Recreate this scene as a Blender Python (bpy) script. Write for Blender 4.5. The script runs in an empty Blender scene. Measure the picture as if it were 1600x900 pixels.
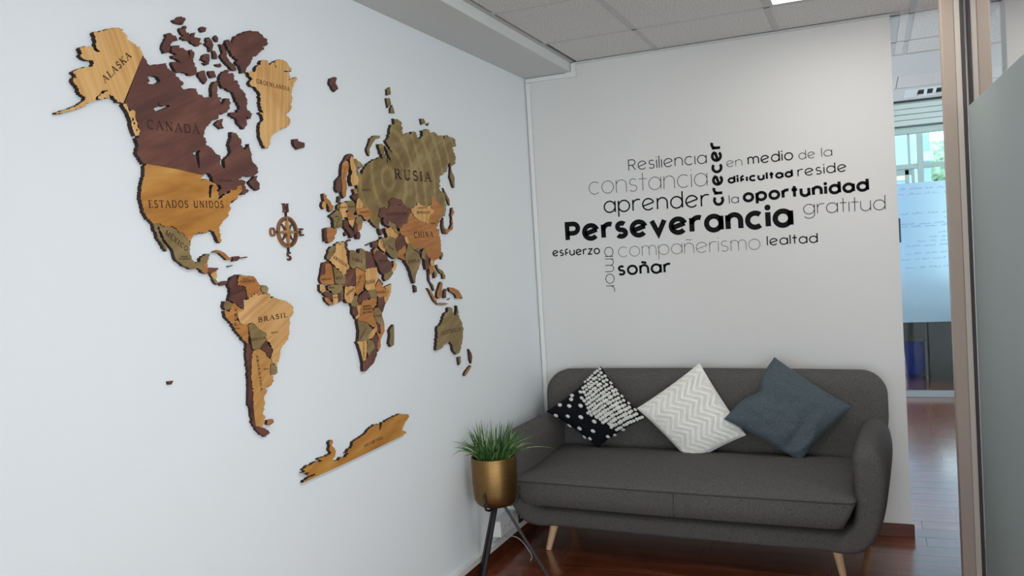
import bpy, bmesh, math, random
from mathutils import Vector, Matrix, noise
from mathutils.geometry import tessellate_polygon
PI = math.pi
C = bpy.context.scene.collection
scene = bpy.context.scene

# ------------------------------------------------------------------ camera
F_PX = 1310.5
CAM = Vector((1.7214, -4.4069, 1.4627))
RIGHT = Vector((0.91933, 0.38882, -0.060427)).normalized()
UP = Vector((0.041353, 0.057249, 0.997503)).normalized()
FWD = Vector((-0.391309, 0.919533, -0.036552)).normalized()
cd = bpy.data.cameras.new('camera'); cam = bpy.data.objects.new('camera', cd); C.objects.link(cam)
cd.sensor_width = 36; cd.lens = F_PX / 1600 * 36; cd.clip_start = 0.05; cd.clip_end = 200
cam.matrix_world = Matrix(((RIGHT.x, UP.x, -FWD.x, CAM.x), (RIGHT.y, UP.y, -FWD.y, CAM.y), (RIGHT.z, UP.z, -FWD.z, CAM.z), (0, 0, 0, 1)))
scene.camera = cam

# ------------------------------------------------------------------ world, lights, exposure
w = bpy.data.worlds.new('sky'); scene.world = w; w.use_nodes = True
wb = w.node_tree.nodes['Background']; wb.inputs[0].default_value = (0.76, 0.89, 1.0, 1); wb.inputs[1].default_value = 4.3
def area(name, loc, rot, sx, sy, power, col):
    l = bpy.data.lights.new(name, 'AREA'); l.shape = 'RECTANGLE'; l.size = sx; l.size_y = sy; l.energy = power; l.color = col
    if name == 'daylight_fill_right': l.spread = math.radians(62)
    if name == 'daylight_fill_rear': l.spread = math.radians(120)
    o = bpy.data.objects.new(name, l); o.location = loc; o.rotation_euler = rot; C.objects.link(o); return o
area('daylight_fill_right', (4.3, -5.2, 1.3), (0, PI/2, -0.75), 1.8, 2.4, 18, (0.86, 0.95, 1.0))  # added daylight fill, narrow beam aimed at the far left wall; no window here
area('daylight_fill_rear', (2.0, -6.9, 1.15), (PI/2, 0, 0), 3.6, 1.7, 45, (0.9, 0.96, 1.0))  # added soft daylight from behind the viewer; the rear wall has no window
area('daylight_window_corridor', (4.35, -1.6, 1.35), (0, PI/2, 0), 1.4, 3.6, 32, (0.82, 0.93, 1.0))
area('far_room_fill', (2.6, 4.15, 2.93), (1.0, 0, 0), 2.6, 0.35, 34, (0.9, 0.96, 1.0))  # added fill above the sightline, tilted to brighten the far blind and frames
vs = scene.view_settings; vs.view_transform = 'Standard'; vs.look = 'None'; vs.gamma = 1.0; vs.use_curve_mapping = False
vs.exposure = 0.0

# ------------------------------------------------------------------ helpers
def ray(px, py):
    return RIGHT * ((px - 800) / F_PX) - UP * ((py - 450) / F_PX) + FWD
def at(px, py, ax, v):
    """point of a real plane (x, y or z = v) seen at a place in the photograph"""
    d = ray(px, py); i = 'xyz'.index(ax)
    return CAM + d * ((v - CAM[i]) / d[i])
def srgb(r, g, b):
    f = lambda c: c / 12.92 if c <= 0.04045 else ((c + 0.055) / 1.055) ** 2.4
    return (f(r / 255), f(g / 255), f(b / 255), 1)
def tag(o, label=None, cat=None, group=None, kind=None):
    if label: o['label'] = label
    if cat: o['category'] = cat
    if group: o['group'] = group
    if kind: o['kind'] = kind
    return o
def thing(name, label, cat, loc=(0, 0, 0), group=None, kind=None):
    o = bpy.data.objects.new(name, None); o.empty_display_size = 0.05; o.location = loc; C.objects.link(o)
    return tag(o, label, cat, group, kind)
def root_loc(o):
    v = Vector((0, 0, 0))
    while o: v += o.location; o = o.parent
    return v
class MB:
    def __init__(s): s.v = []; s.f = []; s.m = []
    def add(s, vs, fs, mi=0):
        k = len(s.v); s.v += [tuple(v) for v in vs]; s.f += [tuple(i + k for i in f) for f in fs]; s.m += [mi] * len(fs); return s
    def box(s, a, b, mi=0):
        x0, y0, z0 = a; x1, y1, z1 = b
        return s.add([(x0,y0,z0),(x1,y0,z0),(x1,y1,z0),(x0,y1,z0),(x0,y0,z1),(x1,y0,z1),(x1,y1,z1),(x0,y1,z1)],
                     [(0,3,2,1),(4,5,6,7),(0,1,5,4),(1,2,6,5),(2,3,7,6),(3,0,4,7)], mi)
    def tube(s, pts, rad, n=10, mi=0, cap=True):
        pts = [Vector(p) for p in pts]; rr = rad if isinstance(rad, (list, tuple)) else [rad] * len(pts)
        vs = []; up = Vector((0, 0, 1))
        for i, p in enumerate(pts):
            t = (pts[min(i + 1, len(pts) - 1)] - pts[max(i - 1, 0)]).normalized()
            a = t.cross(up)
            if a.length < 1e-3: a = t.cross(Vector((0, 1, 0)))
            a.normalize(); b = a.cross(t)
            vs += [p + (a * math.cos(2 * PI * k / n) + b * math.sin(2 * PI * k / n)) * rr[i] for k in range(n)]
        fs = [(i * n + k, i * n + (k + 1) % n, (i + 1) * n + (k + 1) % n, (i + 1) * n + k) for i in range(len(pts) - 1) for k in range(n)]
        if cap: fs += [tuple(range(n))[::-1], tuple(range((len(pts) - 1) * n, len(pts) * n))]
        return s.add(vs, fs, mi)
    def lathe(s, prof, c, n=40, mi=0):
        vs = [(c[0] + r * math.cos(2 * PI * k / n), c[1] + r * math.sin(2 * PI * k / n), c[2] + z) for r, z in prof for k in range(n)]
        return s.add(vs, [(i * n + k, i * n + (k + 1) % n, (i + 1) * n + (k + 1) % n, (i + 1) * n + k) for i in range(len(prof) - 1) for k in range(n)], mi)
    def mesh(s, name, mats, smooth=False, off=None):
        me = bpy.data.meshes.new(name)
        vs = s.v if off is None else [(v[0] - off[0], v[1] - off[1], v[2] - off[2]) for v in s.v]
        me.from_pydata(vs, [], s.f); me.update()
        for m in (mats if isinstance(mats, (list, tuple)) else [mats]): me.materials.append(m)
        me.polygons.foreach_set('material_index', s.m)
        if smooth: me.validate()
        if smooth:
            bm = bmesh.new(); bm.from_mesh(me); bmesh.ops.recalc_face_normals(bm, faces=bm.faces); bm.to_mesh(me); bm.free()
            me.polygons.foreach_set('use_smooth', [True] * len(me.polygons))
        return me
    def obj(s, name, mats, parent=None, smooth=False, origin=None, bevel=0, subsurf=0):
        base = root_loc(parent) if parent else Vector((0, 0, 0))
        org = Vector(origin) if origin is not None else base
        o = bpy.data.objects.new(name, s.mesh(name, mats, smooth, org)); C.objects.link(o)
        o.parent = parent; o.location = org - base
        if bevel:
            b = o.modifiers.new('bevel', 'BEVEL'); b.width = bevel; b.segments = 2; b.limit_method = 'ANGLE'
        if subsurf:
            b = o.modifiers.new('sub', 'SUBSURF'); b.levels = b.render_levels = subsurf
        return o
def sbox(name, a, b, m, parent=None, bevel=0, kind='structure', label=None):
    o = MB().box(a, b).obj(name, m, parent, bevel=bevel, origin=None if parent else ((a[0]+b[0])/2, (a[1]+b[1])/2, a[2]))
    if parent is None: o['kind'] = kind
    if label: o['label'] = label
    return o

# ------------------------------------------------------------------ materials
def nodes(name):
    m = bpy.data.materials.new(name); m.use_nodes = True; nt = m.node_tree
    return m, nt, nt.nodes['Principled BSDF']
def link(nt, a, ao, b, bi): nt.links.new(a.outputs[ao], b.inputs[bi])
def mat(name, col, rough=0.5, metal=0, bump=0, bscale=80, vary=0, vscale=5, stretch=(1, 1, 1), spec=0.5, rot=(0, 0, 0)):
    """plain surface with gentle colour variation and fine relief"""
    m, nt, p = nodes(name)
    p.inputs['Roughness'].default_value = rough; p.inputs['Metallic'].default_value = metal
    p.inputs['Base Color'].default_value = col; p.inputs['Specular IOR Level'].default_value = spec
    tc = nt.nodes.new('ShaderNodeTexCoord'); mp = nt.nodes.new('ShaderNodeMapping'); mp.inputs['Scale'].default_value = stretch
    mp.inputs['Rotation'].default_value = rot; link(nt, tc, 'Object', mp, 'Vector')
    if vary:
        n = nt.nodes.new('ShaderNodeTexNoise'); n.inputs['Scale'].default_value = vscale; n.inputs['Detail'].default_value = 4; link(nt, mp, 0, n, 'Vector')
        r = nt.nodes.new('ShaderNodeValToRGB'); r.color_ramp.elements[0].position = 0.35; r.color_ramp.elements[1].position = 0.65
        r.color_ramp.elements[0].color = [c * (1 - vary) for c in col[:3]] + [1]; r.color_ramp.elements[1].color = [min(1, c * (1 + vary)) for c in col[:3]] + [1]
        link(nt, n, 'Fac', r, 0); link(nt, r, 0, p, 'Base Color')
    if bump:
        n = nt.nodes.new('ShaderNodeTexNoise'); n.inputs['Scale'].default_value = bscale; n.inputs['Detail'].default_value = 3; link(nt, mp, 0, n, 'Vector')
        b = nt.nodes.new('ShaderNodeBump'); b.inputs['Strength'].default_value = bump; b.inputs['Distance'].default_value = 0.002
        link(nt, n, 'Fac', b, 'Height'); link(nt, b, 0, p, 'Normal')
    return m
def wood(name, cols, angle=0.0, grain=60, stretch=14, rings=False, rough=0.45, axis='x'):
    """wood whose grain runs along z turned by angle about the axis; cols dark to light"""
    m, nt, p = nodes(name)
    p.inputs['Roughness'].default_value = rough; p.inputs['Specular IOR Level'].default_value = 0.3
    tc = nt.nodes.new('ShaderNodeTexCoord'); mp = nt.nodes.new('ShaderNodeMapping')
    m2 = nt.nodes.new('ShaderNodeMapping'); m2.inputs['Rotation'].default_value = (angle if axis == 'x' else 0, 0, angle if axis == 'z' else 0)
    mp.inputs['Scale'].default_value = (1, 1, 1 / stretch) if axis == 'x' else (1 / stretch, 1, 1)
    link(nt, tc, 'Object', m2, 'Vector'); link(nt, m2, 0, mp, 'Vector')
    n = nt.nodes.new('ShaderNodeTexNoise'); n.inputs['Scale'].default_value = grain; n.inputs['Detail'].default_value = 6; n.inputs['Distortion'].default_value = 0.4
    link(nt, mp, 0, n, 'Vector')
    n2 = nt.nodes.new('ShaderNodeTexNoise'); n2.inputs['Scale'].default_value = 7; n2.inputs['Detail'].default_value = 3; n2.inputs['Distortion'].default_value = 1.2
    m3 = nt.nodes.new('ShaderNodeMapping'); m3.inputs['Scale'].default_value = (1, 1, 0.35) if axis == 'x' else (0.35, 1, 1); link(nt, m2, 0, m3, 'Vector'); link(nt, m3, 0, n2, 'Vector')
    mx = nt.nodes.new('ShaderNodeMix'); mx.data_type = 'FLOAT'; mx.inputs[0].default_value = 0.5; link(nt, n, 'Fac', mx, 2); link(nt, n2, 'Fac', mx, 3)
    last = mx
    if rings:
        vs_ = nt.nodes.new('ShaderNodeVectorMath'); vs_.operation = 'SUBTRACT'; vs_.inputs[1].default_value = rings; link(nt, tc, 'Object', vs_, 0)
        wv = nt.nodes.new('ShaderNodeTexWave'); wv.wave_type = 'RINGS'; wv.rings_direction = 'X'; wv.inputs['Scale'].default_value = 3.6
        wv.inputs['Distortion'].default_value = 5.0; wv.inputs['Detail'].default_value = 1.0; wv.inputs['Detail Scale'].default_value = 0.7; link(nt, vs_, 0, wv, 'Vector')
        pw = nt.nodes.new('ShaderNodeMath'); pw.operation = 'POWER'; pw.inputs[1].default_value = 5; link(nt, wv, 'Fac', pw, 0)
        m4 = nt.nodes.new('ShaderNodeMath'); m4.operation = 'MULTIPLY_ADD'; m4.inputs[1].default_value = 0.13; link(nt, pw, 0, m4, 0); link(nt, mx, 0, m4, 2); last = m4
    r = nt.nodes.new('ShaderNodeValToRGB'); e = r.color_ramp.elements
    e[0].position = 0.36; e[1].position = 0.64; e[0].color = cols[0]; e[1].color = cols[-1]
    if len(cols) == 3:
        q = e.new(0.5); q.color = cols[1]
    link(nt, last, 0, r, 0); link(nt, r, 0, p, 'Base Color')
    b = nt.nodes.new('ShaderNodeBump'); b.inputs['Strength'].default_value = 0.15; b.inputs['Distance'].default_value = 0.001; link(nt, n, 'Fac', b, 'Height'); link(nt, b, 0, p, 'Normal')
    return m
M = {}
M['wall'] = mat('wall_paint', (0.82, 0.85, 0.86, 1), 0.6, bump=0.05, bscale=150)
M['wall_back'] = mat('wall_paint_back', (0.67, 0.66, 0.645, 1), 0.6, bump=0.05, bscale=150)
M['white'] = mat('white_plastic', (0.74, 0.74, 0.72, 1), 0.4)
M['soffit'] = mat('soffit_paint', (0.62, 0.62, 0.61, 1), 0.7)
M['tile'] = mat('ceiling_tile_board', (0.66, 0.645, 0.625, 1), 0.9, bump=0.7, bscale=220, vary=0.2, vscale=130)
M['tee'] = mat('tee_bar_paint', (0.50, 0.495, 0.485, 1), 0.5)
M['dark'] = mat('dark_gap', (0.02, 0.02, 0.02, 1), 0.8)
M['edge'] = mat('burnt_edge', srgb(40, 26, 22), 0.8, bump=0.2, vary=0.3, vscale=60)
M['ink'] = mat('engraved_char', srgb(62, 36, 24), 0.8)
M['vinyl'] = mat('black_vinyl', (0.004, 0.004, 0.005, 1), 0.6, spec=0.12)
M['vinyl_grey'] = mat('thin_black_vinyl', (0.012, 0.012, 0.013, 1), 0.6, spec=0.12)
M['pine'] = wood('oak_vertical', [srgb(190, 138, 78), srgb(212, 163, 98), srgb(229, 184, 120)], 0.12, 70, 22)
M['pine_slant'] = wood('oak_slanted', [srgb(188, 134, 74), srgb(210, 160, 95), srgb(228, 182, 118)], -0.35, 60, 22)
M['pine2'] = wood('oak_diagonal', [srgb(184, 132, 78), srgb(206, 158, 98), srgb(220, 176, 118)], 1.1, 60, 16)
M['gold'] = wood('golden_stain', [srgb(160, 104, 40), srgb(186, 128, 58), srgb(206, 154, 80)], 1.35, 30, 7)
M['gold2'] = wood('golden_stain_fine', [srgb(178, 124, 66), srgb(198, 146, 82), srgb(214, 166, 100)], 0.9, 60, 14)
M['rust'] = wood('amber_stain', [srgb(156, 98, 48), srgb(178, 118, 60), srgb(196, 138, 76)], 1.4, 60, 14)
M['brown'] = wood('walnut_stain', [srgb(84, 50, 44), srgb(101, 61, 52), srgb(124, 80, 66)], 1.15, 34, 8)
M['olive'] = wood('olive_stain', [srgb(118, 97, 60), srgb(137, 115, 73), srgb(156, 134, 92)], 1.25, 50, 10)
M['russia'] = wood('olive_stain_rings', [srgb(110, 89, 50), srgb(131, 109, 64), srgb(160, 141, 92)], 1.0, 22, 3, rings=tuple(at(600, 283, 'x', 0) - at(650, 330, 'x', 0)))
M['bronze'] = wood('bronze_wood', [srgb(120, 80, 52), srgb(150, 104, 66)], 0.3, 50, 6)
M['starwood'] = wood('golden_star_wood', [srgb(150, 110, 60), srgb(190, 146, 84)], 0.3, 50, 6)
M['floor'] = wood('mahogany_laminate', [srgb(92, 42, 24), srgb(122, 62, 37), srgb(148, 84, 52)], 0, 26, 16, rough=0.24, axis='z')
fp = M['floor'].node_tree.nodes['Principled BSDF']; fp.inputs['Specular IOR Level'].default_value = 0.6; fp.inputs['Coat Weight'].default_value = 0.9; fp.inputs['Coat Roughness'].default_value = 0.16
M['skirting'] = wood('mahogany_skirting', [srgb(66, 30, 18), srgb(92, 46, 28)], 0, 40, 16, rough=0.35, axis='z')
M['legwood'] = wood('beech_leg', [srgb(200, 160, 122), srgb(220, 184, 146)], 0, 50, 12, rough=0.45)
M['fabric'] = mat('grey_sofa_fabric', srgb(86, 83, 81), 0.9, bump=0.6, bscale=320, vary=0.3, vscale=210, stretch=(1, 1, 1.6), spec=0.2)
M['piping'] = mat('sofa_piping_fabric', srgb(66, 62, 62), 0.9, spec=0.2)
M['blackcloth'] = mat('black_cotton', (0.006, 0.006, 0.009, 1), 0.9, bump=0.4, bscale=300, spec=0.15)
M['tuft'] = mat('white_wool_tuft', srgb(232, 230, 224), 0.95, bump=0.9, bscale=240, vary=0.08, vscale=120)
M['cream'] = mat('cream_cotton', srgb(232, 230, 224), 0.92, bump=0.4, bscale=300, vary=0.04, vscale=60)
M['bluecloth'] = mat('slate_blue_linen', srgb(78, 88, 94), 0.9, bump=0.7, bscale=260, vary=0.16, vscale=150, spec=0.2)
M['brass'] = mat('brushed_brass', srgb(128, 100, 62), 0.42, metal=1.0, bump=0.12, bscale=60, stretch=(1, 1, 14), vary=0.1, vscale=20)
M['iron'] = mat('black_iron', (0.012, 0.012, 0.013, 1), 0.4)
M['soil'] = mat('potting_soil', srgb(46, 34, 26), 0.95, bump=1, bscale=120)
M['blackplastic'] = mat('black_plastic', (0.012, 0.012, 0.012, 1), 0.4)
M['post'] = mat('beige_frame_paint', srgb(164, 148, 136), 0.5, bump=0.05)
M['post2'] = mat('pale_frame_paint', srgb(190, 180, 170), 0.5)
M['alu'] = mat('grey_aluminium', srgb(150, 158, 158), 0.45)
M['seal'] = mat('grey_rubber_seal', srgb(62, 56, 60), 0.7)

M['frame'] = mat('grey_window_frame', srgb(176, 188, 186), 0.5)
M['desk'] = mat('black_desk', srgb(24, 26, 30), 0.4, bump=0.1)
M['bag'] = mat('blue_plastic_bag', srgb(24, 62, 190), 0.3, bump=0.8, bscale=14)
M['leafout'] = mat('pale_treetop', srgb(150, 172, 150), 0.9, vary=0.35, vscale=2.5)
M['facade'] = mat('slate_facade', srgb(150, 176, 208), 0.6)
M['facade2'] = mat('pale_facade', srgb(190, 205, 212), 0.6)
M['marker'] = mat('blue_marker', srgb(128, 158, 192), 0.6)
def leafmat(name, c0, c1):
    m, nt, p = nodes(name); p.inputs['Roughness'].default_value = 0.5
    g = nt.nodes.new('ShaderNodeTexNoise'); g.inputs['Scale'].default_value = 25
    tc = nt.nodes.new('ShaderNodeTexCoord'); link(nt, tc, 'Object', g, 'Vector')
    r = nt.nodes.new('ShaderNodeValToRGB'); r.color_ramp.elements[0].position = 0.35; r.color_ramp.elements[1].position = 0.65
    r.color_ramp.elements[0].color = c0; r.color_ramp.elements[1].color = c1; link(nt, g, 'Fac', r, 0); link(nt, r, 0, p, 'Base Color')
    return m
M['leaf'] = leafmat('grass_leaf', srgb(28, 62, 22), srgb(70, 112, 46))
M['leaf_pale'] = leafmat('grass_leaf_pale', srgb(90, 116, 62), srgb(140, 160, 100))
def glow(name, col, k):
    m, nt, p = nodes(name); p.inputs['Emission Color'].default_value = col; p.inputs['Emission Strength'].default_value = k; p.inputs['Base Color'].default_value = (0.8, 0.8, 0.8, 1); return m
M['led'] = glow('led_panel_diffuser', (1, 0.97, 0.92, 1), 8.0); M['led2'] = glow('led_panel_rear', (1, 0.97, 0.94, 1), 3.0); M['led_fill'] = glow('led_panel_fill', (0.95, 0.98, 1, 1), 12.0)
def clear_glass(name, tint):
    m, nt, p = nodes(name); out = nt.nodes['Material Output']; nt.nodes.remove(p)
    t = nt.nodes.new('ShaderNodeBsdfTransparent'); t.inputs[0].default_value = tint
    g = nt.nodes.new('ShaderNodeBsdfGlossy'); g.inputs['Roughness'].default_value = 0.02
    f = nt.nodes.new('ShaderNodeFresnel'); f.inputs[0].default_value = 1.18
    x = nt.nodes.new('ShaderNodeMixShader'); link(nt, f, 0, x, 0); link(nt, t, 0, x, 1); link(nt, g, 0, x, 2); link(nt, x, 0, out, 0); return m
M['glass'] = clear_glass('clear_glass', (0.93, 0.97, 0.96, 1))
def frosted(name, col, tcol, share, see=0.0):
    m, nt, p = nodes(name); out = nt.nodes['Material Output']
    p.inputs['Base Color'].default_value = col; p.inputs['Roughness'].default_value = 0.45
    t = nt.nodes.new('ShaderNodeBsdfTranslucent'); t.inputs[0].default_value = tcol
    x = nt.nodes.new('ShaderNodeMixShader'); x.inputs[0].default_value = share; link(nt, p, 0, x, 1); link(nt, t, 0, x, 2)
    last = x
    if see:
        r = nt.nodes.new('ShaderNodeBsdfRefraction'); r.inputs['Roughness'].default_value = 0.42; r.inputs['IOR'].default_value = 1.25; r.inputs[0].default_value = tcol
        y = nt.nodes.new('ShaderNodeMixShader'); y.inputs[0].default_value = see; link(nt, x, 0, y, 1); link(nt, r, 0, y, 2); last = y
    link(nt, last, 0, out, 0); return m
M['blind'] = frosted('white_blind', (0.8, 0.83, 0.82, 1), (0.5, 0.55, 0.55, 1), 0.35)
M['frost'] = frosted('frosted_film', (0.52, 0.56, 0.55, 1), (0.44, 0.50, 0.49, 1), 0.45)
M['whitefilm'] = frosted('white_film', (0.70, 0.80, 0.90, 1), (0.84, 0.93, 1.0, 1), 0.75, 0.5)

# ------------------------------------------------------------------ the room shell
H = 2.5; WEND = 1.864
sbox('wall_left', (-0.15, -7, 0), (0, 0, H + 0.6), M['wall'])
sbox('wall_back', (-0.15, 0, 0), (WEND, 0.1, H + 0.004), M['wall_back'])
sbox('wall_rear', (-0.15, -7.15, 0), (4.6, -7, H + 0.6), M['wall'])
sbox('wall_right', (4.45, -7.15, 0), (4.6, 6.3, 3.2), M['wall'])
sbox('wall_far_left', (1.5, 3.9, 0), (1.6, 6.3, 3.2), M['wall'])
sbox('wall_corridor_left', (-0.15, 3.8, 0), (1.9, 3.9, 3.2), M['wall'])
# floor: a bed with laminate planks laid across the room
floor = sbox('floor', (-0.15, -7.15, -0.05), (4.6, 6.3, -0.012), M['floor'])
random.seed(3)
PW = 0.125
plank_meshes = []
rows = int((5.6 + 1.5) / PW)
for r in range(rows):
    y0 = -1.5 + r * PW; x = 0.0 - random.uniform(0, 1.1)
    while x < 3.0:
        x1 = x + 1.22; a = max(x, 0.002); b = min(x1, 3.2)
        if b > a + 0.02:
            MB().box((a + 0.001, y0 + 0.001, -0.012), (b - 0.001, y0 + PW - 0.001, 0.0)).obj('floor_plank', M['floor'], floor, origin=(a, y0, -0.012))
        x = x1
def flat_floor(x0, y0, x1, y1):
    tag(MB().box((x0, y0, -0.012), (x1, y1, 0)).obj('floor_planks_beyond', M['floor'], floor), kind='stuff')
flat_floor(-0.15, -7.1, 4.5, -1.5); flat_floor(3.2, -1.5, 4.5, 6.3); flat_floor(-0.15, -1.5 + rows * PW, 3.2, 6.3)
# skirting boards
sbox('baseboard_back', (0.02, -0.016, 0), (WEND + 0.012, 0, 0.062), M['skirting'], bevel=0.002)
sbox('baseboard_left', (0, -7, 0), (0.014, -0.01, 0.062), M['skirting'], bevel=0.002)
td = thing('cable_duct', 'white square cable duct running along the foot of the left wall', 'cable duct', (0, -1.5, 0.09), kind=None)
MB().box((0.0, -5.0, 0.064), (0.018, -0.02, 0.096)).obj('duct_body', M['white'], td, bevel=0.002)
MB().box((0.018, -5.0, 0.078), (0.0195, -0.02, 0.093)).obj('duct_lid', M['white'], td)

# soffit box along the left wall
ZS = 2.4513; XS = 0.2712
sof = sbox('trim_1', (0, -7, ZS), (XS, 0, H + 0.3), M['soffit'])
sof['label'] = 'plaster soffit box along the top of the left wall'
MB().box((XS, -7, ZS), (XS + 0.003, 0, H)).obj('soffit_face', M['white'], sof)

# ceiling: board, tee bars and mineral tiles
ceil = sbox('ceiling', (-0.15, -7.15, H + 0.012), (4.6, 2.98, H + 0.06), M['dark'])
TW = 0.012
xs_grid = [XS + 0.02, 0.752, 1.355, 1.962, 2.57, 3.18]
def ztile(name, x0, y0, x1, y1, m, z=H + 0.002):
    MB().box((x0, y0, z), (x1, y1, z + 0.009)).obj(name, m, ceil, origin=((x0 + x1) / 2, (y0 + y1) / 2, z))
led_cells = {(2, -1.085)}
ys_room = [-2.915, -2.305, -1.695, -1.085, -0.471, 0.0]
for i in range(3):
    for j in range(5):
        x0, x1, y0, y1 = xs_grid[i], xs_grid[i + 1], ys_room[j], ys_room[j + 1]
        if i == 2 and j == 3: continue
        g = 0.010 if (i == 0 and j == 4) else 0.0
        ztile('ceiling_tile', x0 + TW + g, y0 + TW, x1 - TW, y1 - TW - (0.006 if j == 4 else 0), M['tile'])
ys_cor = [-2.915, -2.305, -1.695, -1.085, -0.471, 0.05, 0.67, 1.03]
for i in (2, 3, 4):
    for j in range(7):
        if i == 2 and j < 4: continue
        x0, x1, y0, y1 = xs_grid[i], xs_grid[i + 1], ys_cor[j], ys_cor[j + 1]
        if i == 2: x0 = WEND + 0.03; y0 = max(y0, -0.02) if j == 4 else y0
        if y1 - y0 < 0.05: continue
        ztile('ceiling_tile', x0 + TW, y0 + TW, x1 - TW, y1 - TW, M['tile'])
def tee(x0, y0, x1, y1): MB().box((x0, y0, H), (x1, y1, H + 0.012)).obj('tee_bar', M['tee'], ceil, origin=((x0 + x1) / 2, (y0 + y1) / 2, H))
for x in xs_grid[1:3]: tee(x - TW, -2.9, x + TW, -0.002)
for x in xs_grid[3:5]: tee(x - TW, -2.9, x + TW, 1.03)
for y in ys_room[1:5]: tee(XS + 0.02, y - TW * 0.6, 1.96, y + TW * 0.6)
for y in ys_cor[1:7]: tee(1.962 if y < 0 else WEND, y - TW * 0.6, 3.18, y + TW * 0.6)
tee(XS + 0.003, -7, XS + 0.022, 0)
tee(WEND - 0.01, 0.0, WEND + 0.046, 1.03)
tag(MB().box((0.3, -7.1, H + 0.002), (4.5, -2.92, H + 0.011)).box((3.19, -2.92, H + 0.002), (4.5, 1.03, H + 0.011)).box((-0.1, 0.1, H + 0.002), (1.88, 1.03, H + 0.011)).obj('ceiling_tiles_beyond', M['tile'], ceil), kind='stuff')
MB().box((0.3, -0.010, H - 0.010), (WEND, 0, H - 0.002)).obj('wall_angle', M['soffit'], ceil)
# plaster band, tiles and plaster margin further along the corridor
MB().box((-0.1, 1.03, H - 0.004), (4.5, 1.38, H + 0.01)).obj('plaster_band', M['soffit'], ceil)
MB().box((-0.1, 1.38, H - 0.001), (4.5, 1.745, H + 0.01)).obj('plaster_band', M['soffit'], ceil)
tee(-0.1, 1.745, 4.5, 1.765)
for k in range(6): ztile('ceiling_tile', 1.35 + k * 0.61, 1.77, 1.35 + k * 0.61 + 0.605, 2.28, M['tile'])
tee(-0.1, 2.285, 4.5, 2.305)
MB().box((-0.1, 2.305, H), (4.5, 2.36, H + 0.01)).box((-0.1, 2.74, H), (4.5, 2.9, H + 0.01)).box((-0.1, 2.36, H), (2.03, 2.74, H + 0.01)).box((3.2, 2.36, H), (4.5, 2.74, H + 0.01)).obj('plaster_margin', M['soffit'], ceil)
MB().box((-0.1, 2.90, H - 0.004), (4.5, 2.93, H + 0.01)).box((-0.1, 2.95, H - 0.008), (4.5, 2.98, H + 0.02)).obj('dark_edge_profile', M['seal'], ceil)
sbox('trim_2', (-0.15, 2.94, H + 0.05), (4.6, 2.98, 3.15), M['wall'])
sbox('trim_3', (-0.15, 2.94, 3.12), (4.6, 6.3, 3.2), M['wall'], label='raised ceiling over the far room')
v = thing('ceiling_vent', 'white ceiling air vent with slanted louvres at the far end of the corridor', 'vent', (2.6, 2.55, H))
MB().box((2.03, 2.36, H - 0.006), (2.11, 2.74, H + 0.006)).box((3.1, 2.36, H - 0.006), (3.2, 2.74, H + 0.006)).box((2.11, 2.36, H - 0.006), (3.1, 2.41, H + 0.006)).box((2.11, 2.69, H - 0.006), (3.1, 2.74, H + 0.006)).obj('vent_frame', M['white'], v)
for k in range(16):
    x = 2.15 + k * 0.06
    MB().add([(x, 2.41, H), (x + 0.02, 2.41, H - 0.004), (x + 0.03, 2.69, H - 0.004), (x + 0.01, 2.69, H), (x, 2.41, H + 0.008), (x + 0.02, 2.41, H + 0.004), (x + 0.03, 2.69, H + 0.004), (x + 0.01, 2.69, H + 0.008)],
             [(0, 1, 2, 3), (4, 7, 6, 5), (0, 4, 5, 1), (1, 5, 6, 2), (2, 6, 7, 3), (3, 7, 4, 0)]).obj('louvre', M['white'], v)
# led panels in the grid
def led(x0, y0, label):
    t = thing('ceiling_light', label, 'ceiling light', (x0 + 0.303, y0 + 0.305, H), group='square recessed ceiling lights')
    x1 = x0 + 0.607; y1 = y0 + 0.61
    MB().box((x0 + TW, y0 + TW, H - 0.001), (x0 + 0.03, y1 - TW, H + 0.011)).box((x1 - 0.03, y0 + TW, H - 0.001), (x1 - TW, y1 - TW, H + 0.011)).box((x0 + 0.03, y0 + TW, H - 0.001), (x1 - 0.03, y0 + 0.03, H + 0.011)).box((x0 + 0.03, y1 - 0.03, H - 0.001), (x1 - 0.03, y1 - TW, H + 0.011)).obj('light_frame', M['tee'], t)
    MB().box((x0 + 0.03, y0 + 0.03, H + 0.002), (x1 - 0.03, y1 - 0.03, H + 0.011)).obj('light_diffuser', M['led'], t)
led(1.355, -1.085, 'bright square ceiling light panel at the top edge above the sofa wall')
for lx, ly, lab, mk in ((1.37, -5.0, 'square ceiling light panel furthest back in the room, behind the viewer', 'led2'), (1.37, -2.9, 'added unseen square fill light panel over the open floor in front of the wooden map', 'led_fill')):  # the panel before the map is added out of view to light the wall
    t = thing('ceiling_light', lab, 'ceiling light', (lx + 0.29, ly + 0.3, H), group='square recessed ceiling lights')
    MB().box((lx, ly, H - 0.006), (lx + 0.58, ly + 0.6, H + 0.001)).obj('light_diffuser', M[mk], t)

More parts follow.
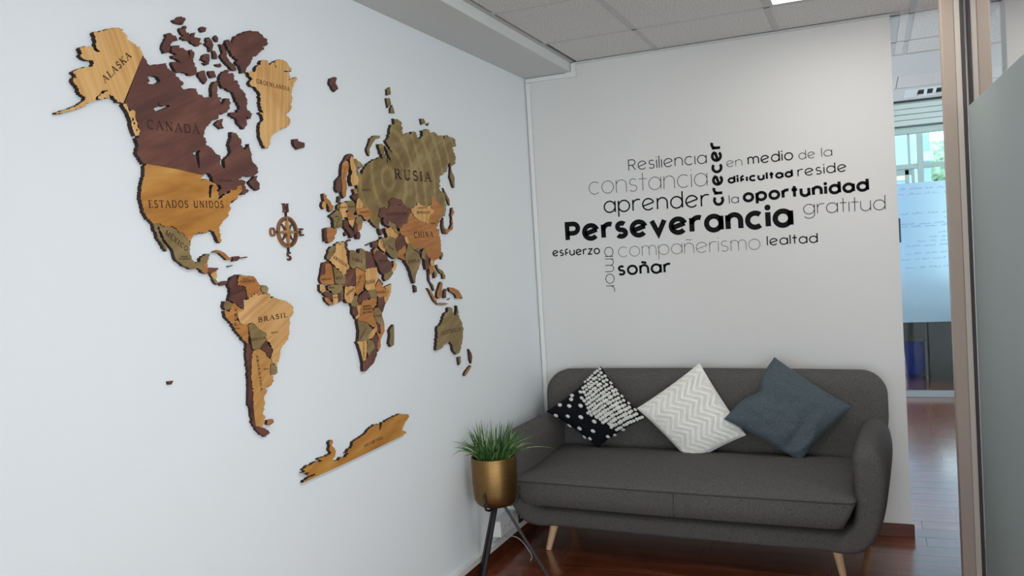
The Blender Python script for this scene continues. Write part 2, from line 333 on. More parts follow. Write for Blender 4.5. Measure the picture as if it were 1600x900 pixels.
# white trunking in the corner
t = thing('cable_trunking', 'thin white cable trunking running down the corner and under the soffit', 'cable trunking', (0.03, -0.01, 0.1))
MB().box((0.008, -0.014, 0.10), (0.030, -0.0006, ZS - 0.03)).obj('upright_trunking', M['white'], t, bevel=0.002)
MB().box((0.006, -0.016, ZS - 0.075), (0.033, -0.0006, ZS - 0.028)).obj('corner_elbow', M['white'], t, bevel=0.002)
MB().box((0.006, -0.013, ZS - 0.026), (0.255, -0.0006, ZS - 0.003)).obj('level_trunking', M['white'], t, bevel=0.002)
MB().box((0.245, -0.02, ZS - 0.030), (0.305, -0.0006, ZS - 0.001)).obj('end_elbow', M['white'], t, bevel=0.002)
MB().box((XS + 0.006, -0.018, ZS - 0.001), (0.303, -0.0006, H - 0.004)).obj('short_upright', M['white'], t, bevel=0.002)

# ------------------------------------------------------------------ glass partition on the right
GX, GY = 2.080, -0.54           # the glass starts at the post and runs towards the viewer
gd = Vector((0.0385, -1, 0)).normalized(); gn = Vector((1, 0.0385, 0)).normalized()
def gbox(d0, d1, z0, z1, t0, t1):
    P = [Vector((GX, GY, 0)) + gd * d + gn * tt + Vector((0, 0, z)) for z in (z0, z1) for d, tt in ((d0, t0), (d1, t0), (d1, t1), (d0, t1))]
    m = MB(); return m.add(P, [(0, 1, 2, 3), (7, 6, 5, 4), (0, 4, 5, 1), (1, 5, 6, 2), (2, 6, 7, 3), (3, 7, 4, 0)])
pt = thing('glass_partition', 'glass partition at the right edge with grey frosted film and beige post', 'partition', (2.07, -0.5, 0), kind='structure')
MB().box((2.034, -0.53, 0), (2.082, -0.44, H)).obj('frame_post', M['post'], pt, bevel=0.003)
MB().box((2.082, -0.528, 0), (2.104, -0.44, H)).obj('frame_post', M['post2'], pt, bevel=0.002)['label'] = 'paler narrow strip of the post'
MB().box((2.1045, -0.535, 0), (2.117, -0.45, H)).obj('rubber_seal', M['seal'], pt, bevel=0.002)
GX = 2.113
gbox(0.0, 1.5, 0.0, H, 0.010, 0.018).obj('glass_pane', M['glass'], pt)
gbox(0.0, 1.5, 0.0, 1.958, 0.006, 0.0095).obj('frosted_film', M['frost'], pt)
sbox('trim_4', (2.165, -0.10, 0), (2.232, 0.0, H), M['post'], label='beige post standing behind the glass partition')

# ------------------------------------------------------------------ far glass wall with white film
YG = 3.85
gp = thing('far_glass_wall', 'glass wall at the end of the corridor with white film covered in faint handwriting', 'glass wall', (2.5, YG, 0), kind='structure')
MB().box((1.9, YG - 0.03, 0), (4.45, YG + 0.03, 0.055)).obj('bottom_rail', M['alu'], gp, bevel=0.003)
MB().box((1.9, YG - 0.004, 0.05), (4.45, YG + 0.004, 3.1)).obj('glass_pane', M['glass'], gp)
MB().box((1.9, YG - 0.010, 0.668), (4.45, YG - 0.006, 1.905)).obj('white_film', M['whitefilm'], gp)
hb = MB().tube([(1.992, YG - 0.05, 1.385), (1.992, YG - 0.05, 1.60)], 0.009, 10).tube([(1.992, YG - 0.05, 1.39), (1.992, YG, 1.39)], 0.006, 8).tube([(1.992, YG - 0.05, 1.59), (1.992, YG, 1.59)], 0.006, 8)
hb.obj('door_handle', M['seal'], gp)
random.seed(8)
hw = MB()
def scribble(px0, px1, py, hgt=5):
    a = at(px0, py, 'y', YG - 0.012); b = at(px1, py - (px1 - px0) * 0.06, 'y', YG - 0.012); x = a.x; pts = []
    while x < b.x:
        wl = random.uniform(0.05, 0.13); n = int(wl / 0.006); run = []
        for i in range(n):
            k = (x - a.x) / max(1e-6, b.x - a.x)
            run.append(Vector((x, YG - 0.0125, a.z + (b.z - a.z) * k + (random.uniform(0.0, 0.018) if i % 2 else random.uniform(-0.004, 0.003)))))
            x += 0.006
        for p, q in zip(run, run[1:]):
            nrm = Vector((-(q - p).z, 0, (q - p).x)).normalized() * 0.0010
            hw.add([p - nrm, q - nrm, q + nrm, p + nrm], [(0, 1, 2, 3)])
        x += random.uniform(0.012, 0.03)
for px0, px1, py in ((1404, 1478, 297), (1404, 1478, 305), (1405, 1478, 336), (1475, 1479, 340), (1407, 1470, 352), (1408, 1479, 356), (1466, 1476, 363), (1452, 1480, 371), (1434, 1480, 378), (1417, 1480, 386), (1415, 1480, 398), (1408, 1480, 407), (1416, 1481, 420)):
    scribble(px0, px1, py)
tag(hw.obj('handwriting', M['marker'], gp), 'faint blue mirrored marker handwriting', kind='stuff')

# far room: desk, bag, window wall, blind
t = thing('desk', 'black office desk behind the far glass wall', 'desk', (2.4, 4.9, 0))
MB().box((1.75, 4.66, 0.72), (3.1, 5.4, 0.75)).obj('desk_top', M['desk'], t, bevel=0.002)
MB().box((1.75, 4.68, 0.40), (2.218, 4.70, 0.72)).obj('modesty_panel', M['desk'], t)
MB().box((2.218, 4.66, 0.0), (3.1, 4.70, 0.72)).obj('side_panel', M['desk'], t)
MB().box((2.214, 4.66, 0.0), (2.24, 5.35, 0.72)).obj('side_panel', M['alu'], t)['label'] = 'pale inner side panel'
b = MB(); n = 14
for i, z in enumerate((0.0, 0.03, 0.15, 0.30, 0.46, 0.50)):
    for k in range(n):
        a = 2 * PI * k / n; q = (1 + 0.12 * math.sin(3 * a + i)) * (0.92 + 0.05 * i if i < 5 else 1.2)
        b.v.append((2.125 + 0.085 * q * max(-1, min(1, 1.3 * math.cos(a))), 5.1 + 0.10 * q * max(-1, min(1, 1.3 * math.sin(a))), z))
b.f = [(i * n + k, i * n + (k + 1) % n, (i + 1) * n + (k + 1) % n, (i + 1) * n + k) for i in range(5) for k in range(n)] + [tuple(range(n))[::-1]]; b.m = [0] * len(b.f)
tag(b.obj('plastic_bag', M['bag'], smooth=True, origin=(2.125, 5.1, 0)), 'glossy blue plastic bag on the floor under the black desk', 'bag')
YW = 6.2
wt = thing('window_1', 'grey framed window of the far room', None, (2.6, YW, 0.9), kind='structure')
sbox('wall_far', (-0.15, YW, 0), (4.6, YW + 0.12, 0.9), M['wall'])
sbox('wall_far_top', (-0.15, YW, 2.63), (4.6, YW + 0.12, 3.2), M['wall'])
def wbar(x0, z0, x1, z1, d=0.05, nm='window_frame', m='frame'): MB().box((x0, YW - d, z0), (x1, YW + 0.05, z1)).obj(nm, M[m], wt, bevel=0.003)
wbar(1.55, 2.585, 4.45, 2.66); wbar(1.55, 2.19, 4.45, 2.245, 0.03); wbar(1.55, 0.86, 4.45, 0.95, 0.06)
for x in (2.283, 3.05, 3.85): wbar(x, 0.9, x + 0.062, 2.6, 0.04)
wbar(2.19, 2.245, 2.215, 2.585, 0.0); wbar(2.15, 0.95, 2.195, 2.185, 0.01); wbar(2.22, 0.95, 2.25, 2.185, 0.02); wbar(1.6, 2.125, 2.25, 2.185, 0.01)
MB().box((1.6, YW + 0.01, 0.9), (4.45, YW + 0.016, 2.62)).obj('window_glass', M['glass'], wt)
bl = thing('roller_blind', 'white raised blind across the top of the far window', 'blind', (2.6, YW - 0.1, 2.66))
for k in range(5):
    MB().box((1.62, YW - 0.16 + 0.004 * (k % 2), 2.665 + k * 0.062), (4.4, YW - 0.06, 2.665 + k * 0.062 + 0.058)).obj('blind_fold', M['blind'], bl, bevel=0.006)
# outside the far window
def facade(x0, x1, y, z1, m, nm, label):
    t = thing(nm, label, 'building', ((x0 + x1) / 2, y, -3))
    MB().box((x0, y, -3), (x1, y + 3, z1)).obj('facade_wall', M[m], t)
    for k in range(5):
        z = 0.6 + k * 0.9
        if z < z1 - 0.3: MB().box((x0 - 0.03, y - 0.08, z), (x1 + 0.03, y, z + 0.12)).obj('ledge', M['facade2'], t)
    return t
A = at(1404, 230, 'y', 12); B_ = at(1424, 230, 'y', 12); facade(A.x - 2.4, B_.x, 12, at(1410, 208, 'y', 12).z, 'facade', 'office_building', 'blue-grey building seen through the left pane of the far window')
A = at(1441, 230, 'y', 8.0); B_ = at(1453, 230, 'y', 8.0); facade(A.x - 0.05, B_.x, 8.0, 6.5, 'facade', 'building_column', 'narrow slate column of a building outside the far window')
random.seed(5)
TR = ((1461, 252, 1.0, 50, 'pale green treetop beside the slate column, in the upper right pane'), (1478, 253, 1.3, 57, 'pale green treetop nearest the beige post, in the upper right pane'),
      (1461, 287, 1.3, 66, 'leafy green treetop beside the slate column, in the lower right pane'), (1482, 288, 1.6, 74, 'leafy green treetop nearest the beige post, in the lower right pane'))
for k, (px, py, r, yy, lab) in enumerate(TR):
    c = at(px, py, 'y', yy); t = MB(); bm = bmesh.new(); bmesh.ops.create_icosphere(bm, subdivisions=4, radius=r)
    for q in bm.verts: q.co *= 1 + 0.28 * noise.noise(q.co * 2.2 + Vector((k * 7, 0, 0))) + 0.16 * noise.noise(q.co * 7)
    me = bpy.data.meshes.new('tree_crown'); bm.to_mesh(me); bm.free(); me.materials.append(M['leafout'])
    root = thing('tree', lab, 'tree', (c.x, c.y, -3), group='trees beyond the far window')
    o = bpy.data.objects.new('tree_crown', me); C.objects.link(o); o.parent = root; o.location = (0, 0, c.z + 3)
    MB().tube([(c.x, c.y, -3), (c.x, c.y, c.z)], 0.12, 8).obj('trunk', M['skirting'], root)
sbox('ground', (-30, 6.5, -3.2), (60, 110, -3.0), M['leafout'])

# ------------------------------------------------------------------ sofa
SO = Vector((0.083, -0.028, 0)); SA = math.radians(-2.9)
def S(x, y, z):
    return Vector((SO.x + x * math.cos(SA) - y * math.sin(SA), SO.y + x * math.sin(SA) + y * math.cos(SA), z))
SW = 1.703
sofa = thing('sofa', 'charcoal grey fabric sofa with curved arms and light wooden legs against the lettered wall', 'sofa', S(SW / 2, -0.35, 0))
def catmull(P, n):
    out = []
    for i in range(len(P) - 1):
        p0 = P[max(i - 1, 0)]; p1 = P[i]; p2 = P[i + 1]; p3 = P[min(i + 2, len(P) - 1)]
        for k in range(n):
            t = k / n
            out.append(tuple(0.5 * (2 * b + (c - a) * t + (2 * a - 5 * b + 4 * c - d) * t * t + (3 * b - a - 3 * c + d) * t ** 3) for a, b, c, d in zip(p0, p1, p2, p3)))
    out.append(tuple(P[-1])); return out
# U shaped frame: path of (x, z, half thickness, front y, back y)
half = [(0.0770, 0.6320, 0.003, -0.61, -0.10), (0.077, 0.6305, 0.014, -0.63, -0.08), (0.077, 0.625, 0.028, -0.655, -0.06), (0.0765, 0.611, 0.043, -0.68, -0.04), (0.0755, 0.592, 0.053, -0.697, -0.035), (0.074, 0.565, 0.064, -0.71, -0.03), (0.070, 0.52, 0.070, -0.717, -0.03),
        (0.068, 0.46, 0.068, -0.72, -0.03), (0.074, 0.37, 0.061, -0.718, -0.03), (0.092, 0.29, 0.057, -0.71, -0.04), (0.128, 0.236, 0.060, -0.70, -0.05), (0.18, 0.214, 0.053, -0.69, -0.05), (0.26, 0.214, 0.050, -0.68, -0.06), (0.5, 0.212, 0.050, -0.68, -0.06), (0.85, 0.211, 0.050, -0.68, -0.06)]
half = [(x - 0.013 * min(1, max(0, (0.5 - x) / 0.3)), z - (0.006 if z < 0.3 else 0), t, a, b) for x, z, t, a, b in half]
path = half + [(SW - x, z, t, a, b) for x, z, t, a, b in half[::-1][1:]]
path = catmull(path, 5)
fr = MB(); NS = 28
for i, (x, z, t, ya, yb) in enumerate(path):
    a = path[max(i - 1, 0)]; b = path[min(i + 1, len(path) - 1)]; d = Vector((b[0] - a[0], b[1] - a[1])); d.normalize(); nx, nz = -d.y, d.x
    cy = (ya + yb) / 2; hy = (yb - ya) / 2; t = max(t, 0.003)
    for k in range(NS):
        th = 2 * PI * k / NS; c_, s_ = math.cos(th), math.sin(th); e = 2 / 7
        u = math.copysign(abs(c_) ** (2 / 8), c_) * hy; v = math.copysign(abs(s_) ** (2 / 4.2), s_) * t
        fr.v.append(S(x + nx * v, cy + u, z + nz * v))
for i in range(len(path) - 1):
    for k in range(NS): fr.f.append((i * NS + k, i * NS + (k + 1) % NS, (i + 1) * NS + (k + 1) % NS, (i + 1) * NS + k))
fr.f += [tuple(range(NS)), tuple(range((len(path) - 1) * NS, len(path) * NS))[::-1]]; fr.m = [0] * len(fr.f)
fr.obj('arm_frame', M['fabric'], sofa, smooth=True)
# backrest
def rrect(x0, x1, z0, z1, r, n=9):
    P = []
    for cx, cz, a0 in ((x1 - r, z1 - r, 0), (x0 + r, z1 - r, PI / 2), (x0 + r * 0.4, z0 + r * 0.4, PI), (x1 - r * 0.4, z0 + r * 0.4, 1.5 * PI)):
        rr = r if a0 < 2 else r * 0.4
        P += [(cx + rr * math.cos(a0 + PI / 2 * k / n), cz + rr * math.sin(a0 + PI / 2 * k / n)) for k in range(n + 1)]
    # extra points along the top and bottom
    out = []
    for i, p in enumerate(P):
        q = P[(i + 1) % len(P)]; out.append(p); dd = math.hypot(q[0] - p[0], q[1] - p[1])
        if dd > 0.2: out += [(p[0] + (q[0] - p[0]) * k / 10, p[1] + (q[1] - p[1]) * k / 10) for k in range(1, 10)]
    return out
base = [(SW / 2 + (x - SW / 2) * (1 - 0.05 * max(0, 0.6 - z) / 0.3), z) for x, z in rrect(0.0, SW, 0.32, 0.833, 0.115)]; cx0, cz0 = SW / 2, 0.5
bk = MB(); nb = len(base)
lay = [(0.0, 0.05), (0.0, 0.022), (-0.012, 0.006), (-0.035, 0.0), (-0.085, 0.0), (-0.115, 0.004), (-0.138, 0.016), (-0.153, 0.036), (-0.160, 0.065), (-0.163, 'k', 0.75), (-0.164, 'k', 0.5), (-0.1645, 'k', 0.25), (-0.1646, 'k', 0.02)]
for L4 in lay:
    y, ins = L4[0], (0.065 if L4[1] == 'k' else L4[1]); kk = L4[2] if L4[1] == 'k' else 1
    for x, z in base:
        xx = min(max(x, ins), SW - ins) if ins < 0.01 else x
        sx = 1 - ins / (SW / 2); sz = 1 - ins / 0.32
        X = cx0 + (x - cx0) * sx * kk; Z = cz0 + (z - cz0) * sz * kk
        crown = 0.006 * math.sin(PI * X / SW)
        bk.v.append(S(X, y - 0.10 * max(0, 0.83 - Z) * (y / -0.164), Z + crown))
for i in range(len(lay) - 1):
    for k in range(nb): bk.f.append((i * nb + k, i * nb + (k + 1) % nb, (i + 1) * nb + (k + 1) % nb, (i + 1) * nb + k))
bk.f += [tuple(range(nb)), tuple(range((len(lay) - 1) * nb, len(lay) * nb))[::-1]]; bk.m = [0] * len(bk.f)
bk.obj('backrest', M['fabric'], sofa, smooth=True)
# seat cushion
def cushion(x0, x1, y0, y1, z0, z1, taper):
    m = MB(); nx, ny = 40, 16; rings = []
    def outline(ins, z, tp):
        P = []; a0, a1, b0, b1 = x0 + ins + tp, x1 - ins - tp, y0 + ins, y1 - ins; r = min(0.032, (b1 - b0) * 0.42)
        for cx, cy, s in ((a1 - r, b1 - r, 0), (a0 + r, b1 - r, 1), (a0 + r, b0 + r, 2), (a1 - r, b0 + r, 3)):
            P += [(cx + r * math.cos(PI / 2 * (s + k / 6)), cy + r * math.sin(PI / 2 * (s + k / 6))) for k in range(7)]
        out = []
        for i, p in enumerate(P):
            q = P[(i + 1) % len(P)]; out.append(p); dd = math.hypot(q[0] - p[0], q[1] - p[1])
            if dd > 0.15: out += [(p[0] + (q[0] - p[0]) * k / 14, p[1] + (q[1] - p[1]) * k / 14) for k in range(1, 14)]
        return [(x, y - (0.014 * math.sin(PI * (x - x0) / (x1 - x0)) if y < (y0 + y1) / 2 else 0), z) for x, y in out]
    hs = z1 - z0
    L = [(0.03, z0, taper), (0.006, z0 + 0.01, taper), (0.0, z0 + hs * 0.5, taper * 0.5), (0.0, z1 - 0.008, 0), (0.004, z1, 0), (0.03, z1 + 0.012, 0)]
    for a in L: rings.append(outline(*a))
    last = rings[-1]; mx, my = (x0 + x1) / 2, (y0 + y1) / 2
    for k, dz in ((0.85, 0.014), (0.65, 0.025), (0.42, 0.032), (0.2, 0.035), (0.01, 0.0355)):
        rings.append([(mx + (x - mx) * (k * 0.45 + 0.55 * k ** 0.35), my + (y - my) * k, z + dz) for x, y, z in last])
    n = len(rings[0])
    rings = [[(x, y, z + (0.036 * max(0, (y - y0) / (y1 - y0)) if z > z1 - 0.02 else 0)) for x, y, z in r] for r in rings]
    for r in rings: m.v += [S(*p) for p in r]
    for i in range(len(rings) - 1):
        for k in range(n): m.f.append((i * n + k, i * n + (k + 1) % n, (i + 1) * n + (k + 1) % n, (i + 1) * n + k))
    m.f += [tuple(range(n))[::-1], tuple(range((len(rings) - 1) * n, len(rings) * n))]; m.m = [0] * len(m.f)
    return m, rings
cu, rings = cushion(0.068, SW - 0.108, -0.755, -0.19, 0.283, 0.408, 0.045)
cush = cu.obj('seat_cushion', M['fabric'], sofa, smooth=True)
MB().tube([S(x, y - 0.001, z + 0.001) for x, y, z in rings[3]] + [S(rings[3][0][0], rings[3][0][1] - 0.001, rings[3][0][2] + 0.001)], 0.0028, 6, cap=False).obj('piping', M['piping'], cush, smooth=True)
p = [S(0.86, -0.771, 0.296), S(0.86, -0.775, 0.34), S(0.86, -0.772, 0.400)]
MB().tube(p, 0.0022, 6).obj('front_seam', M['fabric'], cush, smooth=True)
bc = at(1299, 681, 'y', -0.245)
MB().lathe([(0, 0), (0.010, 0.001), (0.012, -0.003), (0.011, -0.008)], (0, 0, 0), 16)
for px, py in ((1299, 681), (1120, 650), (985, 655)):
    q = at(px, py, 'y', -0.20)
    m = MB(); m.v = []; 
    for r, d in ((0.0, 0.005), (0.008, 0.004), (0.012, 0.0), (0.013, -0.012)):
        m.v += [(q.x + r * math.cos(2 * PI * k / 14), q.y - 0.010 - d, q.z + r * math.sin(2 * PI * k / 14)) for k in range(14)]
    m.f = [(i * 14 + k, i * 14 + (k + 1) % 14, (i + 1) * 14 + (k + 1) % 14, (i + 1) * 14 + k) for i in range(3) for k in range(14)]; m.m = [0] * len(m.f)
    m.obj('tufted_button', M['piping'], sofa, smooth=True)
for (px, py, tx, ty, yy) in ((857, 859, 872, 812, -0.575), (1318, 902, 1302, 855, -0.575)):
    f_ = at(px, py, 'z', 0.0); top = at(tx, ty, 'y', f_.y + 0.045); top.z = 0.18
    MB().tube([f_, f_ + (top - f_) * 0.03, f_ + (top - f_) * 0.5, top], [0.0125, 0.0145, 0.019, 0.024], 18).obj('leg', M['legwood'], sofa, smooth=True)
for x in (0.12, SW - 0.14):
    MB().tube([S(x + (-0.03 if x < 1 else 0.03), -0.08, 0), S(x, -0.12, 0.18)], [0.013, 0.024], 14).obj('leg', M['legwood'], sofa, smooth=True)

# ------------------------------------------------------------------ throw pillows
def pillow(name, label, L, B, T, R, thick, m, wrinkle=0.0, seed=0, fold=None, n=44, pinch=0.035, power=0.42, dent=0, zmin=None):
    """L,B,T,R: left, bottom, top, right corners; s runs left->bottom, t runs left->top"""
    cen = (L + B + T + R) / 4; nrm = (R - L).cross(T - B).normalized()
    if nrm.y > 0: nrm = -nrm
    root = thing(name, label, 'pillow', (cen.x, cen.y, min(L.z, B.z, T.z, R.z)), group='throw pillows on the sofa')
    def P(s, t, side):
        a = s * 2 - 1; b = t * 2 - 1
        s2 = 0.5 + 0.5 * a * (1 - pinch * (1 - b * b) * 1.0); t2 = 0.5 + 0.5 * b * (1 - pinch * (1 - a * a) * 1.0)
        p = L * (1 - s2) * (1 - t2) + B * s2 * (1 - t2) + T * (1 - s2) * t2 + R * s2 * t2
        h = thick * (max(0, 1 - a * a) * max(0, 1 - b * b)) ** power
        if dent: p = p + (cen - p) * dent * math.exp(-(s * s / 0.03 + (t - 0.52) ** 2 / 0.02))
        q = Vector((s * 5 + seed, t * 5, side * 2.0))
        w = wrinkle * (noise.noise(q) + 0.6 * noise.noise(q * 2.3)) * (0.35 + (1 - max(abs(a), abs(b))))
        if fold: w += fold(s, t)
        out = p + nrm * side * (h + w * (1 if side > 0 else 0.5) * min(1, h / thick * 2))
        if zmin and out.z < zmin: out.z = zmin - (zmin - out.z) * 0.12
        return out
    m_ = MB()
    for side in (1, -1):
        for i in range(n + 1):
            for j in range(n + 1): m_.v.append(P(i / n, j / n, side))
    q = (n + 1) * (n + 1)
    for i in range(n):
        for j in range(n):
            a = i * (n + 1) + j; m_.f.append((a, a + n + 1, a + n + 2, a + 1)); m_.f.append((q + a, q + a + 1, q + a + n + 2, q + a + n + 1))
    m_.m = [0] * len(m_.f)
    o = m_.obj('pillow_cover', m, root, smooth=True)
    return root, P, nrm
def corner(px, py, y): return at(px, py, 'y', y)
# black pillow with white wool tufts
L, T, B_, R_ = corner(853, 643, -0.36), corner(939, 572, -0.245), corner(934, 700, -0.375), corner(1009, 654, -0.36)
root, P, nrm = pillow('throw_pillow', 'black pillow with white tufts, leftmost of the three on the sofa', L, B_, T, R_, 0.064, M['blackcloth'], 0.004, 3, pinch=0.085)
bm = bmesh.new(); bmesh.ops.create_icosphere(bm, subdivisions=2, radius=1)
for v_ in bm.verts: v_.co *= 1 + 0.28 * noise.noise(v_.co * 2.1)
for f_ in bm.faces: f_.smooth = True
tm = bpy.data.meshes.new('tuft'); bm.to_mesh(tm); bm.free(); tm.materials.append(M['tuft'])
def inv(px, py):
    best = (9, 0, 0)
    for i in range(0, 41):
        for j in range(0, 41):
            s_, t_ = i / 40, j / 40
            x = 150 + 360 * s_ + 385 * t_ + (-55) * s_ * t_; y = 425 + 245 * s_ - 315 * t_ + 135 * s_ * t_
            d = math.hypot(x - px, y - py) / 100
            if d < best[0]: best = (d, s_, t_)
    return best[1], best[2]
random.seed(11)
spots = [inv(*q) for q in ((400, 287), (343, 310), (337, 348), (415, 337), (252, 380), (325, 400), (415, 397), (222, 460), (312, 466), (410, 478), (298, 530), (398, 555), (514, 507), (628, 541), (498, 574), (705, 570), (465, 622), (597, 612), (395, 622), (645, 600))]
pts = [(s_, t_, 0.0128, 0.0088) for s_, t_ in spots]
def bound(s_): return 0.67 + (0.36 - 0.67) * s_ / 0.5 if s_ < 0.5 else 0.36 + 0.12 * (s_ - 0.5) / 0.5
ns, nt_ = 15, 21
for i in range(ns):
    for j in range(nt_):
        s_ = (i + 0.5) / ns; t_ = (j + 0.5) / nt_ + random.uniform(-0.008, 0.008) - (0.02 if i % 2 else 0)
        if t_ > bound(s_) + 0.01 and t_ < 0.985: pts.append((s_ + random.uniform(-.006, .006), t_, 0.0104, 0.0086))
for s_, t_, a, b in pts:
    p0 = P(s_, t_, 1); e = 0.02
    du = (P(min(1, s_ + e), t_, 1) - P(max(0, s_ - e), t_, 1)).normalized(); dv = (P(s_, min(1, t_ + e), 1) - P(s_, max(0, t_ - e), 1)).normalized(); nn = du.cross(dv).normalized()
    if nn.dot(nrm) < 0: nn = -nn
    u = (du + dv * 0.2).normalized(); v_ = nn.cross(u).normalized(); k = random.uniform(0.85, 1.12)
    mt = Matrix((u * a * k, v_ * b * k, nn * 0.0065)).transposed().to_4x4()
    o = bpy.data.objects.new('tuft', tm); C.objects.link(o); o.parent = root
    o.matrix_local = Matrix.Translation(p0 - root.location + nn * 0.003) @ mt
# white pillow with raised zigzag cord
L, T, B_, R_ = corner(995, 638, -0.36), corner(1093, 567, -0.245), corner(1080, 724, -0.41), corner(1166, 680, -0.37)
root, P, nrm = pillow('throw_pillow', 'white pillow with raised zigzag cords, in the middle of the sofa', L, B_, T, R_, 0.070, M['cream'], 0.006, 9, zmin=at(1080, 707, 'y', -0.41).z)
zz = MB(); o8 = [Vector(v_) for v_ in ((1, 0, 0), (0, 1, 0), (-1, 0, 0), (0, -1, 0), (0, 0, 1), (0, 0, -1))]
for row in range(-1, 12):
    for dbl in (0, 0.030):
        s_ = 0.02
        while s_ < 0.985:
            ph = (s_ * 3.6 + 0.1) % 1.0; tri = (1 - abs(2 * ph - 1))
            t_ = row * 0.098 + dbl + tri * 0.139
            if 0.03 < t_ < 0.975:
                c0 = P(s_, t_, 1) + nrm * 0.0012
                zz.add([c0 + v_ * 0.0037 for v_ in o8], [(0, 1, 4), (1, 2, 4), (2, 3, 4), (3, 0, 4), (1, 0, 5), (2, 1, 5), (3, 2, 5), (0, 3, 5)])
            s_ += 0.0095
tag(zz.obj('zigzag_cord', M['cream'], root, smooth=True), kind='stuff')
# slate blue pillow
L, T, B_, R_ = corner(1131, 655, -0.40), corner(1210, 558, -0.245), corner(1250, 721, -0.44), corner(1331, 635, -0.30)
def fold(s, t):
    return 0.016 * math.exp(-((s - 0.86 - 0.1 * math.sin(6 * t)) ** 2) / 0.0016) * (1 - t) - 0.018 * math.exp(-((s - 0.78) ** 2) / 0.002) * (1 - t) + 0.009 * math.sin(26 * (s + t * 0.3)) * max(0, s - 0.55) * (1 - t) - 0.012 * math.exp(-((s * 1.0) ** 2 + (t - 0.42) ** 2) / 0.012)
pillow('throw_pillow', 'plain slate blue pillow, rightmost of the three on the sofa', L, B_, T, R_, 0.070, M['bluecloth'], 0.012, 21, fold, dent=0.19)

# ------------------------------------------------------------------ plant in brass pot on a black stand
PC = Vector((0.158, -1.06, 0)); ZB, ZR, PR = 0.368, 0.590, 0.100
st = thing('plant_stand', 'black metal three-legged plant stand holding the brass pot', 'plant stand', (PC.x, PC.y, 0))
for ang, r0, r1 in ((math.radians(266), 0.004, 0.20), (math.radians(33), 0.035, 0.225), (math.radians(150), 0.02, 0.165)):
    d = Vector((math.cos(ang), math.sin(ang), 0)); s = d.cross(Vector((0, 0, 1)))
    m = MB()
    def bar(p, q, wd, th):
        ax = (q - p).normalized(); a = s * wd; b = ax.cross(s).normalized() * th
        vs_ = [p - a - b, p + a - b, p + a + b, p - a + b, q - a - b, q + a - b, q + a + b, q - a + b]
        m.add(vs_, [(0, 3, 2, 1), (4, 5, 6, 7), (0, 1, 5, 4), (1, 2, 6, 5), (2, 3, 7, 6), (3, 0, 4, 7)])
    bar(PC + d * r0 + Vector((0, 0, ZB - 0.006)), PC + d * r1 + Vector((0, 0, 0.0)), 0.0065, 0.0065)
    m.obj('leg', M['iron'], st, bevel=0.001)
    MB().tube([PC + d * 0.0 + Vector((0, 0, ZB - 0.006)), PC + d * (PR - 0.03) + Vector((0, 0, ZB - 0.006)), PC + d * (PR - 0.006) + Vector((0, 0, ZB + 0.006)), PC + d * (PR + 0.007) + Vector((0, 0, ZB + 0.03)), PC + d * (PR + 0.007) + Vector((0, 0, ZB + 0.078))], 0.0052, 8).obj('prong', M['iron'], st, smooth=True)
pot = thing('plant_pot', 'brushed brass round-bottomed planter on the black stand, left of the sofa', 'planter', (PC.x, PC.y, ZB))
pr = [(0.0, 0.0), (0.05, 0.001), (0.072, 0.006), (0.086, 0.018), (0.094, 0.036), (0.097, 0.06), (PR, 0.10), (PR, ZR - ZB - 0.002), (PR - 0.001, ZR - ZB), (PR - 0.004, ZR - ZB), (PR - 0.005, ZR - ZB - 0.01), (PR - 0.006, 0.14)]
MB().lathe(pr, (PC.x, PC.y, ZB), 56).obj('pot_body', M['brass'], pot, smooth=True)
MB().lathe([(0.0, 0.008), (0.05, 0.004), (PR - 0.007, -0.002)], (PC.x, PC.y, ZR - 0.03), 30).obj('soil', M['soil'], pot, smooth=True)
pl = thing('grass_plant', 'leafy green grass plant with thin arching blades in the brass pot', 'plant', (PC.x, PC.y, ZR - 0.03))
random.seed(21)
def blade(base, tip, lift, wdt, m):
    n = 7; mb = MB(); d = tip - base; mid = base + d * 0.45 + Vector((0, 0, lift)); side = d.cross(Vector((0.3, -1, 0.1))).normalized()
    for i in range(n + 1):
        t = i / n; p = base * (1 - t) ** 2 + mid * 2 * t * (1 - t) + tip * t * t
        w_ = wdt * (1 - t) ** 0.6 * (0.75 + 0.5 * t) + 0.0002
        mb.v += [p - side * w_, p + Vector((0, -0.0006, 0.0003)) , p + side * w_]
    mb.f = [q for i in range(n) for q in ((i * 3, i * 3 + 1, i * 3 + 4, i * 3 + 3), (i * 3 + 1, i * 3 + 2, i * 3 + 5, i * 3 + 4))]; mb.m = [0] * len(mb.f)
    mb.obj('grass_blade', m, pl, smooth=True, origin=base)
for k in range(165):
    a = random.uniform(0, 2 * PI); r = 0.07 * math.sqrt(random.random())
    b0 = Vector((PC.x + r * math.cos(a), PC.y + r * math.sin(a), ZR - 0.028))
    lean = random.uniform(0.1, 1.0); ln = random.uniform(0.10, 0.20); a2 = a + random.uniform(-0.5, 0.5)
    tip = b0 + Vector((math.cos(a2) * ln * lean * 0.8, math.sin(a2) * ln * lean * 0.8, ln * (1.12 - 0.75 * lean)))
    if tip.x < 0.012: tip.x = 0.012
    blade(b0, tip, ln * 0.22 * lean + 0.01, random.uniform(0.0026, 0.0044), M['leaf'] if k % 7 else M['leaf_pale'])
